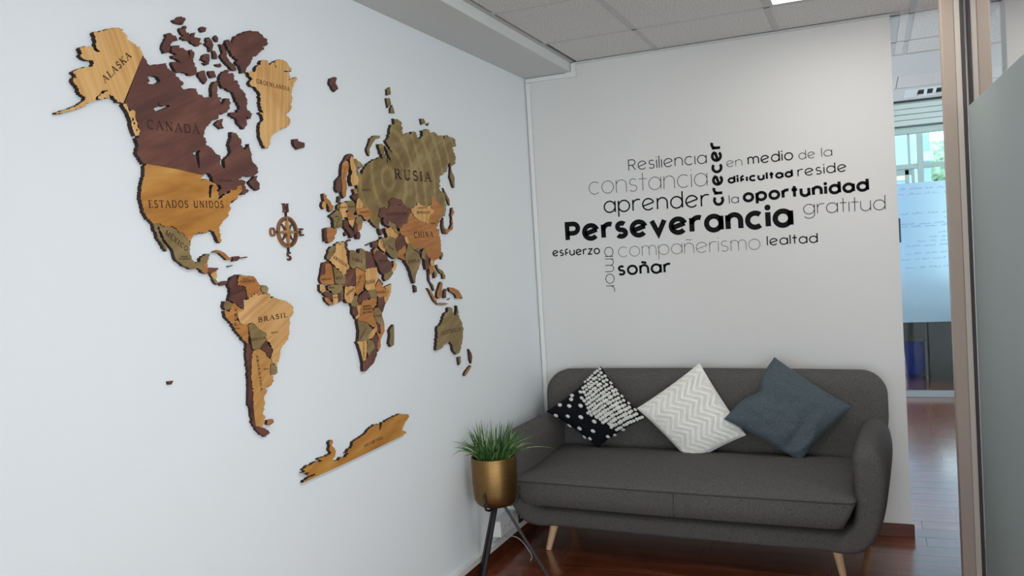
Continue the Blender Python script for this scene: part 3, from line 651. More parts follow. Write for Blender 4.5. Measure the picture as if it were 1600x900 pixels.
for px, py, lift in ((702, 716, 0.09), (706, 690, 0.04), (722, 686, 0.03), (730, 668, 0.02), (762, 660, 0.0), (798, 655, 0.0), (785, 662, 0.0), (864, 700, 0.06), (834, 681, 0.04), (822, 693, 0.03), (812, 670, 0.02), (790, 730, 0.05), (746, 672, 0.0), (775, 664, 0.0)):
    tip = at(px, py, 'y', PC.y - 0.03)
    if tip.x < 0.01: tip = at(px, py, 'x', 0.012)
    b0 = Vector((PC.x + (0.05 if tip.x > PC.x else -0.05) * random.random(), PC.y + random.uniform(-0.05, 0.03), ZR - 0.028))
    blade(b0, tip, lift, 0.0022, M['leaf'] if px not in (864, 790, 834) else M['leaf_pale'])

# ------------------------------------------------------------------ power boxes and cable behind the stand
t = thing('power_box', 'white socket box on the left wall behind the plant stand', 'socket box', (0.03, -0.72, 0.10))
MB().box((0.0, -0.80, 0.125), (0.052, -0.60, 0.200)).obj('box_body', M['white'], t, bevel=0.003)
for y, z in ((-0.765, 0.152), (-0.745, 0.165), (-0.70, 0.158), (-0.68, 0.168)):
    MB().box((0.052, y - 0.004, z - 0.003), (0.0525, y + 0.004, z + 0.003)).obj('socket_hole', M['dark'], t)
t = thing('wall_outlet', 'white wall box with a black framed outlet, nearest the sofa', 'outlet', (0.03, -0.5, 0.10))
MB().box((0.0, -0.598, 0.11), (0.050, -0.42, 0.235)).obj('box_body', M['white'], t, bevel=0.003)
f_ = MB()
for a, b in (((-0.578, 0.125), (-0.568, 0.222)), ((-0.45, 0.125), (-0.44, 0.222)), ((-0.568, 0.125), (-0.45, 0.140)), ((-0.568, 0.207), (-0.45, 0.222))):
    f_.box((0.050, a[0], a[1]), (0.056, b[0], b[1]))
f_.obj('outlet_frame', M['blackplastic'], t)
MB().box((0.050, -0.56, 0.146), (0.053, -0.46, 0.202)).obj('outlet_plate', M['white'], t)
pts = [at(787, 840, 'z', 0.10), at(797, 838, 'z', 0.07), at(806, 839, 'z', 0.05), at(815, 845, 'z', 0.035), at(823, 855, 'z', 0.02), at(830, 866, 'z', 0.006), at(831, 871, 'z', 0.004), at(829, 875, 'z', 0.004)]
pts = [Vector(p) for p in catmull([tuple(p) for p in pts], 6)]
tag(MB().tube(pts, 0.0022, 8).obj('white_cable', M['white'], smooth=True, origin=(pts[-1].x, pts[-1].y, 0)), 'thin white cable looping from the socket box down to the floor', 'cable')
pts = [Vector(p) for p in catmull([tuple(at(*q)) for q in ((786, 838, 'z', 0.09), (800, 841, 'z', 0.05), (815, 841, 'z', 0.02), (828, 837, 'z', 0.012), (838, 822, 'z', 0.006))], 6)]
tag(MB().tube(pts, 0.003, 8).obj('black_cable', M['blackplastic'], smooth=True, origin=(pts[-1].x, pts[-1].y, 0)), 'short black cable lying at the wall behind the plant stand', 'cable')

# ------------------------------------------------------------------ lettering: letters drawn as strokes
def arc(cx, cy, rx, ry, a0, a1, n=18):
    return [(cx + rx * math.cos(math.radians(a0 + (a1 - a0) * k / n)), cy + ry * math.sin(math.radians(a0 + (a1 - a0) * k / n))) for k in range(n + 1)]
def strip(mb, pts, hw, mapf, depth):
    """a stroke of half width hw (both in real metres after mapf2) raised by depth; pts already in metres"""
    n = len(pts)
    closed = math.hypot(pts[0][0] - pts[-1][0], pts[0][1] - pts[-1][1]) < 1e-6
    L_, R2 = [], []
    for i in range(n):
        a = pts[i - 1] if i else (pts[-2] if closed else pts[0]); b = pts[i + 1] if i < n - 1 else (pts[1] if closed else pts[-1]); p = pts[i]
        def nr(u, v_):
            dx, dy = v_[0] - u[0], v_[1] - u[1]; l = math.hypot(dx, dy)
            return (-dy / l, dx / l) if l > 1e-9 else None
        n1, n2 = nr(a, p), nr(p, b); n1 = n1 or n2; n2 = n2 or n1
        mx, my = n1[0] + n2[0], n1[1] + n2[1]; l = math.hypot(mx, my) or 1; mx /= l; my /= l
        k = 1 / max(0.45, mx * n1[0] + my * n1[1])
        L_.append((p[0] + mx * hw * k, p[1] + my * hw * k)); R2.append((p[0] - mx * hw * k, p[1] - my * hw * k))
    vs_ = [mapf(x, y, depth) for x, y in L_] + [mapf(x, y, depth) for x, y in R2] + [mapf(x, y, 0) for x, y in L_] + [mapf(x, y, 0) for x, y in R2]
    fs = []
    for i in range(n - 1):
        fs += [(i, i + 1, n + i + 1, n + i), (i, 2 * n + i, 2 * n + i + 1, i + 1), (n + i, n + i + 1, 3 * n + i + 1, 3 * n + i)]
    if not closed: fs += [(0, n, 3 * n, 2 * n), (n - 1, 3 * n - 1, 4 * n - 1, 2 * n - 1)]
    mb.add(vs_, fs)
def sans(ch):
    """rounded geometric letters: x-height 1; returns (width, strokes)"""
    o = arc(.5, .5, .5, .5, 0, 360, 36)
    sh = [(0, 0)] ; A1 = 1.45
    G = {
     'o': (1, [o]), 'a': (1, [o, [(1, 0), (1, 1)]]), 'd': (1, [o, [(1, 0), (1, A1)]]), 'q': (1, [o, [(1, 1), (1, -.45)]]),
     'p': (1, [o, [(0, 1), (0, -.45)]]), 'c': (.88, [arc(.5, .5, .5, .5, 48, 312, 28)]),
     'e': (1, [[(.04, .36), (.97, .66)] , arc(.5, .5, .5, .5, 18, 320, 30)]),
     'g': (1, [o, [(1, 1), (1, -.02)] + arc(.5, -.02, .5, .42, 0, -150, 16)[1:]]),
     'i': (0, [[(0, 0), (0, 1)], 'dot']), '1': (0, [[(0, 0), (0, 1)]]), 'l': (0, [[(0, 0), (0, A1)]]),
     'n': (.86, [[(0, 0), (0, 1)], arc(.43, .57, .43, .43, 180, 0, 18) + [(.86, 0)]]),
     'u': (.86, [[(0, 1)] + arc(.43, .43, .43, .43, 180, 360, 18) + [(.86, 1)], [(.86, .4), (.86, 0)]]),
     'm': (1.36, [[(0, 0), (0, 1)], arc(.34, .64, .34, .36, 180, 0, 16) + [(.68, 0)], arc(1.02, .64, .34, .36, 180, 0, 16) + [(1.36, 0)]]),
     'r': (.56, [[(0, 0), (0, 1)], arc(.46, .54, .46, .46, 180, 66, 12)]),
     's': (.66, [arc(.34, .745, .29, .255, 38, 270, 16)[:-1] + arc(.33, .25, .31, .25, 90, -150, 18)]),
     't': (.50, [[(.24, 0), (.24, 1.42)], [(-.06, .94), (.56, .94)]]),
     'f': (.52, [[(.08, 0)] + arc(.48, .80, .40, .40, 180, 85, 10), [(.08, .46), (.56, .46)]]),
     'v': (.92, [[(0, 1), (.46, .02), (.92, 1)]]), 'z': (.76, [[(.02, 1), (.74, 1), (.02, 0), (.76, 0)]]),
     'P': (.86, [[(0, 0), (0, 1.22), (.46, 1.22)] + arc(.46, .86, .38, .36, 90, -90, 16)[1:] + [(0, .50)]]),
     'R': (.86, [[(0, 0), (0, 1.28), (.46, 1.28)] + arc(.46, .94, .34, .34, 90, -90, 16)[1:] + [(0, .60)], [(.42, .60), (.84, 0)]]),
     ' ': (.35, []),
    }
    if ch == 'ñ': w_, s_ = G['n']; return w_, s_ + [[(.16, 1.28), (.26, 1.36), (.36, 1.36), (.5, 1.28), (.6, 1.28), (.7, 1.35)]]
    return G[ch]
def wall_word(text, p0, p1, xh_px, sw_px, label):
    a = at(*p0, 'y', 0.0); b = at(*p1, 'y', 0.0); u = Vector((b.x - a.x, b.z - a.z)); Lw = u.length; u.normalize(); v_ = Vector((-u.y, u.x))
    sc = 1310.5 / (a - CAM).dot(FWD)
    xh = xh_px / sc / (0.985 if abs(u.x) > 0.5 else 0.93); hw = sw_px / sc / 2
    gap = 0.20 + 2 * hw / xh; tot = sum(sans(c)[0] for c in text) + gap * (len(text) - 1)
    sx = (Lw - 2 * hw) / tot; sy = xh - 2 * hw
    root = thing('wall_word', label, 'lettering', (a.x, 0, a.z), group='black vinyl words on the wall above the sofa')
    cur = 0
    for ch in text:
        w_, st_ = sans(ch); mb = MB()
        mf = lambda x, y, d: Vector((a.x + u.x * x + v_.x * y, -0.0002 - d, a.z + u.y * x + v_.y * y))
        for s_ in st_:
            if s_ == 'dot':
                r = max(hw * 1.15, 0.0022); cx_ = hw + cur * sx; cy_ = hw + 1.33 * sy; P_ = arc(cx_, cy_, r, r, 0, 360, 14)[:-1]
                mb.add([mf(x, y, 0.0007) for x, y in P_], [tuple(range(14))])
            else: strip(mb, [(hw + (cur + x) * sx, hw + y * sy) for x, y in s_], hw, mf, 0.0006)
        if st_: mb.obj('letter', M['vinyl'] if sw_px > 1.25 else M['vinyl_grey'], root)
        cur += w_ + gap
W_ = [('Resil1enc1a', (982, 267), (1104.5, 255.6), 13.6, 1.3, 'thin vinyl word Resiliencia, top left word of the cloud'),
 ('constancia', (920.5, 304.5), (1105.6, 290.5), 19.5, .85, 'large hairline vinyl word constancia'),
 ('aprender', (943.6, 333.5), (1107.8, 323), 19, 2.2, 'vinyl word aprender above Perseverancia'),
 ('crecer', (1132, 321), (1127, 220.5), 16, 4.4, 'bold upright vinyl word crecer in the middle of the cloud'),
 ('Perseverancia', (884, 379), (1240.5, 355), 27, 7.4, 'largest boldest vinyl word Perseverancia'),
 ('esfuerzo', (863.5, 401), (937.8, 397.2), 9.8, 1.9, 'small vinyl word esfuerzo, leftmost of the cloud'),
 ('amor', (944, 386), (947, 455.5), 13.5, 1.0, 'thin vertical vinyl word amor beside soñar'),
 ('compañerismo', (966.4, 402), (1188.4, 389.8), 15.8, .7, 'hairline vinyl word compañerismo under Perseverancia'),
 ('soñar', (965.5, 431), (1048.4, 426.8), 16, 3.5, 'bold vinyl word soñar, lowest of the cloud'),
 ('en', (1135.4, 261.6), (1160, 258.6), 10, .9, 'small thin vinyl word en, right of crecer'),
 ('medio', (1168.4, 257.8), (1239.8, 250), 12.4, 1.9, 'vinyl word medio in the top line'),
 ('de', (1248, 249.6), (1274, 246.8), 10.2, 1.05, 'small thin vinyl word de in the top line'),
 ('la', (1283.6, 245.6), (1300.6, 243.8), 10.4, 1.05, 'small thin vinyl word la at the right end of the top line'),
 ('dif1cultad', (1137.2, 287.6), (1239.4, 277), 10, 3.2, 'small bold vinyl word dificultad'),
 ('reside', (1246.4, 276.4), (1323.2, 268), 11.8, 1.7, 'vinyl word reside right of dificultad'),
 ('la', (1139.4, 318.6), (1154.8, 317), 10, 1.2, 'small vinyl word la left of oportunidad'),
 ('oportunidad', (1161, 317), (1358.4, 298.8), 15.6, 4.5, 'bold vinyl word oportunidad'),
 ('grat1tud', (1255.4, 335.4), (1383.8, 328), 16, 1.1, 'thin vinyl word gratitud, rightmost of the cloud'),
 ('lealtad', (1198.4, 384.2), (1278.2, 379.4), 11.4, 1.8, 'vinyl word lealtad right of compañerismo')]
for a in W_: wall_word(*a)

# serif capitals for the map; cap height 1
def serif(ch):
    T_, t_ = .085, .032
    def sf(*xy): return [(t_, [(x - .13, y), (x + .13, y)]) for x, y in xy]
    G = {
     'A': (.78, [(t_, [(.04, 0), (.38, 1)]), (T_, [(.38, 1), (.70, 0)]), (t_, [(.16, .36), (.56, .36)])] + sf((.06, .02), (.70, .02))),
     'B': (.66, [(T_, [(.14, 0), (.14, 1)]), (t_, [(.02, .98), (.34, .98)]), (T_ * .8, arc(.34, .76, .2, .22, 90, -90, 8)), (t_, [(.14, .53), (.36, .53)]), (T_ * .8, arc(.36, .27, .23, .26, 90, -90, 8)), (t_, [(.02, .02), (.36, .02)])]),
     'C': (.72, [(T_ * .75, arc(.4, .5, .33, .48, 48, 312, 18)), (t_, [(.63, .98), (.63, .72)])]),
     'D': (.78, [(T_, [(.14, 0), (.14, 1)]), (t_, [(.02, .98), (.34, .98)]), (t_, [(.02, .02), (.34, .02)]), (T_ * .8, arc(.34, .5, .36, .48, 90, -90, 14))]),
     'E': (.62, [(T_, [(.14, 0), (.14, 1)]), (t_, [(.02, .98), (.54, .98), (.54, .78)]), (t_, [(.14, .52), (.42, .52)]), (t_, [(.02, .02), (.58, .02), (.58, .24)])]),
     'F': (.58, [(T_, [(.14, 0), (.14, 1)]), (t_, [(.02, .98), (.54, .98), (.54, .78)]), (t_, [(.14, .52), (.42, .52)])] + sf((.14, .02))),
     'G': (.80, [(T_ * .75, arc(.4, .5, .33, .48, 48, 312, 18)), (t_, [(.63, .98), (.63, .72)]), (T_, [(.66, .42), (.66, .06)]), (t_, [(.5, .42), (.78, .42)])]),
     'H': (.84, [(T_, [(.16, 0), (.16, 1)]), (T_, [(.66, 0), (.66, 1)]), (t_, [(.16, .52), (.66, .52)])] + sf((.16, .98), (.16, .02), (.66, .98), (.66, .02))),
     'I': (.34, [(T_, [(.16, 0), (.16, 1)])] + sf((.16, .98), (.16, .02))),
     'J': (.42, [(T_, [(.24, 1), (.24, .1), (.08, -.1)])] + sf((.24, .98))),
     'K': (.76, [(T_, [(.14, 0), (.14, 1)]), (t_, [(.62, 1), (.16, .46)]), (T_, [(.28, .6), (.68, 0)])] + sf((.14, .98), (.14, .02), (.6, .98), (.66, .02))),
     'L': (.60, [(T_, [(.14, 0), (.14, 1)]), (t_, [(.02, .02), (.56, .02), (.56, .26)])] + sf((.14, .98))),
     'M': (.96, [(t_, [(.12, 0), (.14, 1)]), (T_, [(.14, 1), (.46, .05)]), (t_, [(.46, .05), (.78, 1)]), (T_, [(.80, 1), (.80, 0)])] + sf((.12, .02), (.80, .02), (.12, .98), (.82, .98))),
     'N': (.84, [(t_, [(.14, 0), (.14, 1)]), (T_, [(.14, 1), (.68, 0)]), (t_, [(.68, 0), (.68, 1)])] + sf((.14, .02), (.68, .98), (.1, .98))),
     'O': (.84, [(T_ * .75, arc(.42, .5, .34, .48, 0, 360, 22))]),
     'P': (.62, [(T_, [(.14, 0), (.14, 1)]), (t_, [(.02, .98), (.34, .98)]), (T_ * .8, arc(.34, .72, .2, .26, 90, -90, 9)), (t_, [(.14, .46), (.34, .46)])] + sf((.14, .02))),
     'R': (.74, [(T_, [(.14, 0), (.14, 1)]), (t_, [(.02, .98), (.34, .98)]), (T_ * .8, arc(.34, .75, .2, .23, 90, -90, 9)), (t_, [(.14, .52), (.34, .52)]), (T_, [(.34, .5), (.64, 0)])] + sf((.14, .02), (.66, .02))),
     'S': (.58, [(T_ * .8, arc(.29, .745, .2, .235, 40, 270, 12)[:-1] + arc(.29, .26, .22, .25, 90, -145, 14)), (t_, [(.46, .98), (.46, .78)]), (t_, [(.10, .02), (.10, .24)])]),
     'T': (.70, [(T_, [(.34, 0), (.34, 1)]), (t_, [(.04, .76), (.04, .98), (.64, .98), (.64, .76)])] + sf((.34, .02))),
     'U': (.80, [(T_, [(.16, 1), (.16, .35)] + arc(.40, .32, .24, .31, 180, 350, 10)), (t_, [(.64, .35), (.64, 1)])] + sf((.16, .98), (.64, .98))),
     'V': (.78, [(T_, [(.08, 1), (.38, 0)]), (t_, [(.38, 0), (.68, 1)])] + sf((.08, .98), (.68, .98))),
     'W': (1.06, [(T_, [(.08, 1), (.32, 0)]), (t_, [(.32, 0), (.52, 1)]), (T_, [(.52, 1), (.76, 0)]), (t_, [(.76, 0), (.98, 1)])] + sf((.08, .98), (.98, .98))),
     'X': (.78, [(T_, [(.08, 1), (.66, 0)]), (t_, [(.08, 0), (.66, 1)])] + sf((.08, .98), (.66, .98), (.08, .02), (.66, .02))),
     'Z': (.68, [(t_, [(.06, .76), (.06, .98), (.60, .98)]), (T_, [(.60, .98), (.06, .02)]), (t_, [(.06, .02), (.60, .02), (.60, .24)])]),
     ' ': (.45, []),
    }
    acc = {'Á': 'A', 'É': 'E', 'Í': 'I', 'Ó': 'O', 'Ú': 'U'}
    if ch in acc:
        w_, s_ = G[acc[ch]]; return w_, s_ + [(.05, [(w_ / 2 - .06, 1.1), (w_ / 2 + .10, 1.3)])]
    return G[ch]
def map_word(mb, text, p0, p1, cap_px, x, depth=0.0004, bold=1.0):
    a = at(*p0, 'x', x); b = at(*p1, 'x', x); u = Vector((b.y - a.y, b.z - a.z)); Lw = u.length; u.normalize(); v_ = Vector((-u.y, u.x))
    m_ = at(p0[0], p0[1] + 5, 'x', x); cap = cap_px / 5 * abs(a.z - m_.z)
    gap = 0.2; tot = sum(serif(c)[0] for c in text) + gap * (len(text) - 1); sx = Lw / tot; cur = 0
    mf = lambda X, Y, d: Vector((x + 0.0001 + d, a.y + u.x * X + v_.x * Y, a.z + u.y * X + v_.y * Y))
    for ch in text:
        w_, st_ = serif(ch)
        for hw, s_ in st_:
            strip(mb, [((cur + X) * sx, Y * cap) for X, Y in s_], hw * bold * (cap + sx) / 2, mf, depth)
        cur += w_ + gap

WIN = {'A': (70, 10, 4.5), 'P': (75, 40, 6), 'B': (190, 60, 4.5), 'B2': (190, 90, 6), 'C': (240, 10, 3.75),
       'C2': (245, 15, 9), 'C3': (330, 40, 9), 'C4': (300, 130, 8.18), 'C5': (290, 190, 6.923), 'D': (200, 240, 4.09),
       'D2': (310, 380, 9), 'G': (380, 85, 5.81), 'E': (330, 410, 3.103), 'E2': (340, 420, 11.25), 'E3': (370, 560, 6.923),
       'F': (490, 120, 3.6), 'F2': (560, 170, 5.625), 'U1': (495, 230, 9), 'U2': (495, 300, 10), 'S1': (640, 370, 8.18),
       'S2': (660, 290, 8.18), 'W': (495, 370, 8.18), 'K': (500, 360, 7.5), 'L': (545, 370, 7.5), 'M': (545, 460, 6.923),
       'N': (590, 330, 10), 'H': (600, 300, 5), 'I': (490, 360, 3.913), 'J': (640, 440, 5.625), 'O': (460, 630, 6.426),
       'G9': (490, 120, 3.6), 'R': (0, 0, 1)}
# panel, piece colour, height in mm, label, outline, holes
PIECES = [
('north', 'pine', 13, 'light oak piece engraved ALASKA', 'A: 350,180 385,180 440,158 480,150 500,148 548,158 545,175 575,200 585,235 612,250 640,275 672,295 690,340 553,680 540,678 510,668 490,645 458,615 452,645 430,645 400,655 375,650 378,630 420,605 445,590 440,586 400,597 365,632 358,658 320,675 290,688 268,710 215,722 180,735 130,748 90,757 80,750 120,735 190,712 240,690 275,665 290,640 255,620 240,590 232,560 212,548 200,530 200,510 225,500 215,478 200,470 205,455 240,440 262,435 300,428 335,425 345,395 340,375 300,378 270,368 250,345 262,325 245,305 258,285 300,283 335,283 350,310 375,322 390,315 370,300 355,265 355,230', ()),
('north', 'pine', 13.5, 'narrow light oak coastal strip south of ALASKA', 'B2: 20,430 50,435 60,470 75,505 110,490 130,510 130,570 150,610 150,650 175,690 160,730 130,735 115,700 95,640 95,600 80,560 65,520 45,490 15,445', ('B2: 100,560 118,575 108,600 98,590', 'B2: 112,605 128,610 122,632 112,622', 'B2: 140,668 152,672 146,692 138,685')),
('north', 'brown', 12.5, 'large dark brown piece engraved CANADÁ', 'B: 150,118 170,150 195,185 205,193 245,183 290,182 315,172 320,205 345,225 370,232 380,250 410,290 435,310 430,330 420,345 440,360 478,362 485,350 525,352 530,375 555,400 590,415 620,410 630,420 640,405 635,345 650,305 665,300 678,310 675,360 675,405 C4: 340,180 375,185 365,265 385,275 425,220 435,190 475,195 495,245 480,275 480,330 445,375 400,378 350,400 345,440 310,465 265,475 230,520 185,560 160,620 150,690 180,715 185,790 215,800 260,835 300,895 C5: 340,355 380,375 375,450 410,510 425,505 430,400 480,365 490,310 470,250 490,200 500,110 555,125 580,175 605,200 605,260 630,300 660,290 685,240 700,300 715,350 715,400 740,450 770,470 785,515 780,555 750,580 715,595 650,590 615,590 570,640 620,630 655,640 640,680 655,730 695,745 640,790 610,790 615,740 605,690 570,690 540,735 480,745 430,770 390,790 360,800 355,760 395,720 380,690 330,670 300,650 290,600 255,560 235,555 195,580 D: 300,97 130,68 B: 155,885 130,845 105,800 120,760 105,700 122,680 130,655 100,560 62,510 22,455',
  ('B: 180,265 230,262 255,270 275,300 245,320 205,322 180,315 200,300', 'B2: 300,480 340,460 345,400 352,445 400,455 440,440 455,455 400,480 350,500 320,505', 'C5: 75,320 100,330 130,315 160,310 145,350 155,490 145,505 125,440 110,370 80,345')),
('north', 'gold', 12.5, 'golden piece engraved ESTADOS UNIDOS', 'D: 105,78 130,68 300,97 465,135 C5: 195,580 165,625 180,635 220,620 245,635 285,660 330,675 345,700 335,740 360,760 355,800 345,825 360,842 400,810 430,780 470,775 485,740 540,735 575,685 605,690 615,740 600,765 575,785 560,840 540,850 500,880 D: 690,290 665,300 650,330 655,360 640,370 640,400 610,430 585,465 585,500 595,560 590,572 575,560 560,520 545,495 520,490 490,510 460,505 430,515 410,540 400,570 370,530 350,505 330,510 310,485 290,465 235,465 200,445 160,445 120,405 100,370 95,330 80,280 85,230 95,170 105,130 108,100', ('C5: 255,690 275,682 298,685 285,720 272,825 258,825 252,780',)),
('north', 'olive', 11.5, 'olive piece engraved MÉXICO', 'D: 160,445 200,445 235,470 290,468 310,490 330,512 350,508 370,532 400,572 395,620 405,670 430,700 460,690 475,655 495,645 523,640 510,690 505,700 480,700 485,725 470,745 440,730 410,740 360,720 320,690 300,660 290,620 265,590 240,560 210,500 200,465 190,470 205,520 225,560 245,600 250,625 235,610 215,575 195,545 185,510 165,465', ()),
('north', 'rust', 12.5, None, 'D2: 55,350 80,340 70,290 120,280 130,290 128,340 140,360 125,430 70,415 45,400', ()),
('north', 'brown', 11.5, None, 'D2: 145,350 170,342 270,345 285,360 240,395 200,415 180,430 130,400', ()),
('north', 'pine', 10.5, None, 'D2: 170,445 200,415 260,385 262,490 210,500 185,460', ()),
('north', 'olive', 11, None, 'D2: 200,505 240,500 275,550 270,585 235,560', ()),
('north', 'brown', 9.5, None, 'D2: 275,560 330,540 380,530 430,545 400,570 370,590 310,600', ()),
('Cuba', 'rust', 9, 'long thin arched reddish island below the Florida tip of the map', 'D2: 235,110 270,95 310,105 370,140 410,180 470,215 450,235 400,235 350,190 300,140 250,130 200,128', ()),
('Hispaniola', 'brown', 9, 'small dark brown island just right of the arched Caribbean island', 'D2: 480,200 520,185 570,180 600,205 560,240 480,258 490,225', ()),
('Puerto Rico', 'brown', 8, 'tiny dark sliver island, rightmost of the Caribbean pieces', 'D2: 615,200 690,188 685,205 620,212', ()),
('Jamaica', 'olive', 8, 'tiny olive sliver island, lowest of the Caribbean pieces', 'D2: 420,320 490,308 470,325 425,335', ()),
('arctic', 'brown', 9, 'small dark brown island, topmost piece of the whole map', 'C2: 225,150 270,135 320,98 350,95 365,110 400,115 405,150 385,165 370,210 330,210 340,180 305,205 260,190 235,170', ()),
('arctic', 'brown', 9, 'ragged branching dark brown island just under the topmost arctic piece', 'C2: 320,275 365,265 400,225 412,230 405,290 420,325 450,320 460,375 485,375 480,345 545,325 530,390 560,390 610,395 620,420 600,460 635,470 590,515 545,505 480,455 430,435 350,420 345,385 390,370 345,340 325,300', ()),
('arctic', 'brown', 9, 'tiny round dark brown island right of the ragged branching arctic piece', 'C2: 610,260 640,238 700,255 685,310 640,320 615,290', ()),
('arctic', 'brown', 10, 'boot-shaped dark brown island, leftmost of the arctic islands', 'C2: 130,345 190,325 225,360 270,365 300,435 230,445 195,480 190,560 165,605 110,615 75,545 100,460 140,390', ()),
('arctic', 'brown', 11, 'large lobed dark brown island directly above mainland Canada', 'C2: 225,515 310,500 335,545 370,540 415,575 445,575 455,690 470,570 500,560 525,590 520,740 560,840 570,880 C: 245,400 215,405 195,390 165,385 130,385 115,350 C2: 250,810 215,770 220,735 290,735 350,760 300,705 225,675 220,645 290,630 215,600 210,545', ()),
('arctic', 'brown', 9, 'upright knobbly dark brown island between the tiny oval one and the lobed one', 'C2: 705,395 735,385 770,430 785,455 798,490 780,590 745,590 735,530 690,495 680,470 710,465 695,430', ()),
('arctic', 'brown', 8, 'tiny oval dark brown island above the long curved arctic strip', 'C2: 800,395 835,360 865,400 860,455 835,450', ()),
('arctic', 'brown', 9, 'small squarish notched dark brown island right of the large lobed one', 'C2: 650,645 695,620 745,625 745,690 735,770 690,785 655,750 700,740 640,705 625,710', ()),
('arctic', 'brown', 8, 'tiny upright dark brown island touching the foot of the knobbly one', 'C2: 790,590 815,575 850,640 850,695 800,690', ()),
('arctic', 'brown', 8, 'tiny flat wedge-shaped dark brown island in the middle of the arctic group', 'C3: 60,545 130,530 148,570 130,585 80,570', ()),
('arctic', 'brown', 9, 'small two-lobed dark brown island under the squarish notched one', 'C: 265,385 300,375 305,400 315,430 300,455 280,430 262,405', ()),
('arctic', 'brown', 9, 'small blunt dark brown island left of the big hook-shaped one', 'C: 325,378 355,378 368,415 340,420 325,400', ()),
('arctic', 'brown', 11, 'big rounded dark brown island at the top beside Greenland', 'C3: 215,210 260,195 290,270 300,215 330,180 345,145 385,150 400,115 470,100 480,80 560,70 620,75 720,125 755,175 790,190 805,260 720,300 745,325 630,430 580,440 575,480 550,545 490,600 490,650 440,670 415,610 350,510 380,480 300,430 270,370 215,280', ()),
('arctic', 'brown', 10, 'long slanting dark brown strip left of the big rounded arctic island', 'C3: 125,260 165,260 190,310 215,360 230,400 215,430 260,500 310,540 355,600 350,635 300,630 240,560 170,490 130,430 165,390 150,330', ()),
('arctic', 'brown', 11, 'long hook-shaped dark brown island left of Greenland', 'C: 385,440 395,400 410,380 438,373 445,380 430,395 470,392 470,435 490,435 505,470 540,520 550,565 548,600 582,630 560,660 545,640 548,690 530,720 500,690 480,650 445,640 450,625 490,620 505,590 480,540 465,500 430,490 400,470', ()),
('arctic', 'brown', 9, 'small arrow-shaped dark brown island in the bay of Canada', 'C: 360,690 385,665 408,658 400,685 412,715 390,718', ()),
('Newfoundland', 'brown', 11, 'dark brown forked island off the right coast of Canada', 'C5: 685,655 735,610 750,590 780,585 765,630 800,665 800,730 775,745 735,720', ()),
('Iceland', 'brown', 11, 'small dark brown island right of the tip of Greenland', 'C: 820,780 845,775 850,790 885,800 885,825 845,838 825,815 820,800', ()),
('Svalbard', 'brown', 10, 'small dark brown island alone at the top, between Greenland and Russia', 'F: 95,10 120,0 130,5 125,40 140,65 120,85 105,65 90,35', ()),
('Greenland', 'pine', 13, 'large light oak Greenland piece engraved GROENLANDIA', 'G: 45,160 110,155 125,110 160,85 165,55 225,55 235,95 280,70 300,125 285,60 330,45 370,55 405,90 440,135 440,155 400,150 365,155 420,175 435,205 410,235 485,205 490,225 460,255 460,290 440,330 440,370 450,400 430,450 440,500 405,520 390,555 420,580 430,625 400,660 340,675 290,715 260,735 245,790 225,850 205,850 180,825 160,770 150,700 155,620 185,590 175,560 150,525 185,535 165,490 160,450 150,350 120,305 70,280 60,250 90,225 60,200', ()),
('Hawaii', 'brown', 6, 'tiny dark chip of wood alone on the lower left of the wall', 'R: 262,596 271,595 268,601 263,601', ()),
('south', 'brown', 12, 'dark brown piece in the upper left of the continent', 'E2: 200,230 230,205 235,160 290,130 345,100 330,200 370,290 440,310 500,320 505,420 545,520 480,520 450,560 465,620 440,690 380,670 290,590 200,560 215,470 225,350 190,290', ()),
('south', 'rust', 13.5, 'orange-brown piece engraved VENEZUELA', 'E2: 375,140 405,100 440,125 500,130 630,128 690,200 720,265 760,295 755,370 790,430 720,480 690,370 700,420 640,440 590,490 545,515 505,420 500,320 430,300 370,290 340,205', ()),
('south', 'olive', 14.5, None, 'E2: 770,310 800,290 860,295 895,340 880,430 800,420 765,360', ()),
('south', 'olive', 12.6, None, 'E2: 120,570 190,570 265,610 260,660 200,720 140,720 110,680', ()),
('south', 'rust', 12.5, 'orange-brown piece engraved PERÚ', 'E2: 270,610 290,600 380,680 440,690 445,740 370,780 340,900 E: 150,300 180,295 185,305 180,345 180,395 160,380 130,345 104,305 74,268 65,245 66,235 E2: 140,740 200,760', ()),
('south', 'pine2', 13, 'large light oak piece engraved BRASIL', 'E: 155,185 175,180 200,160 215,150 240,155 285,150 290,175 300,165 330,180 370,190 400,215 400,240 380,280 380,320 375,370 350,400 335,430 330,470 320,500 300,490 290,460 300,430 290,400 270,380 270,350 250,345 230,320 200,290 170,300 145,295 130,270 130,245 160,225', ()),
('south', 'olive', 14, 'olive piece engraved BOLIVIA', 'E: 180,305 200,290 230,320 270,345 265,380 245,400 235,420 210,425 200,415 190,360', ()),
('south', 'brown', 13.5, None, 'E: 243,388 270,380 275,400 295,420 290,460 275,460 265,435 240,420', ()),
('south', 'gold2', 12, 'golden piece engraved ARGENTINA', 'E: 205,430 235,415 270,440 280,465 300,465 305,490 290,500 288,540 300,555 300,580 285,600 265,605 268,635 255,650 260,690 250,735 262,745 258,780 245,800 215,790 205,700 205,640 195,560 195,480', ()),
('south', 'brown', 11, 'narrow dark brown strip along the left coast', 'E: 170,385 190,400 212,430 205,480 205,560 215,640 215,700 230,780 245,800 265,805 285,825 265,845 240,835 220,815 200,780 190,700 180,690 182,600 178,520 170,450', ()),
('south', 'olive', 13.2, None, 'E: 290,490 320,505 322,535 310,545 287,545', ()),
('Falklands', 'rust', 9, 'tiny ragged orange-brown island off the southern tip of South America', 'E: 272,765 300,760 305,775 285,790 270,785', ()),
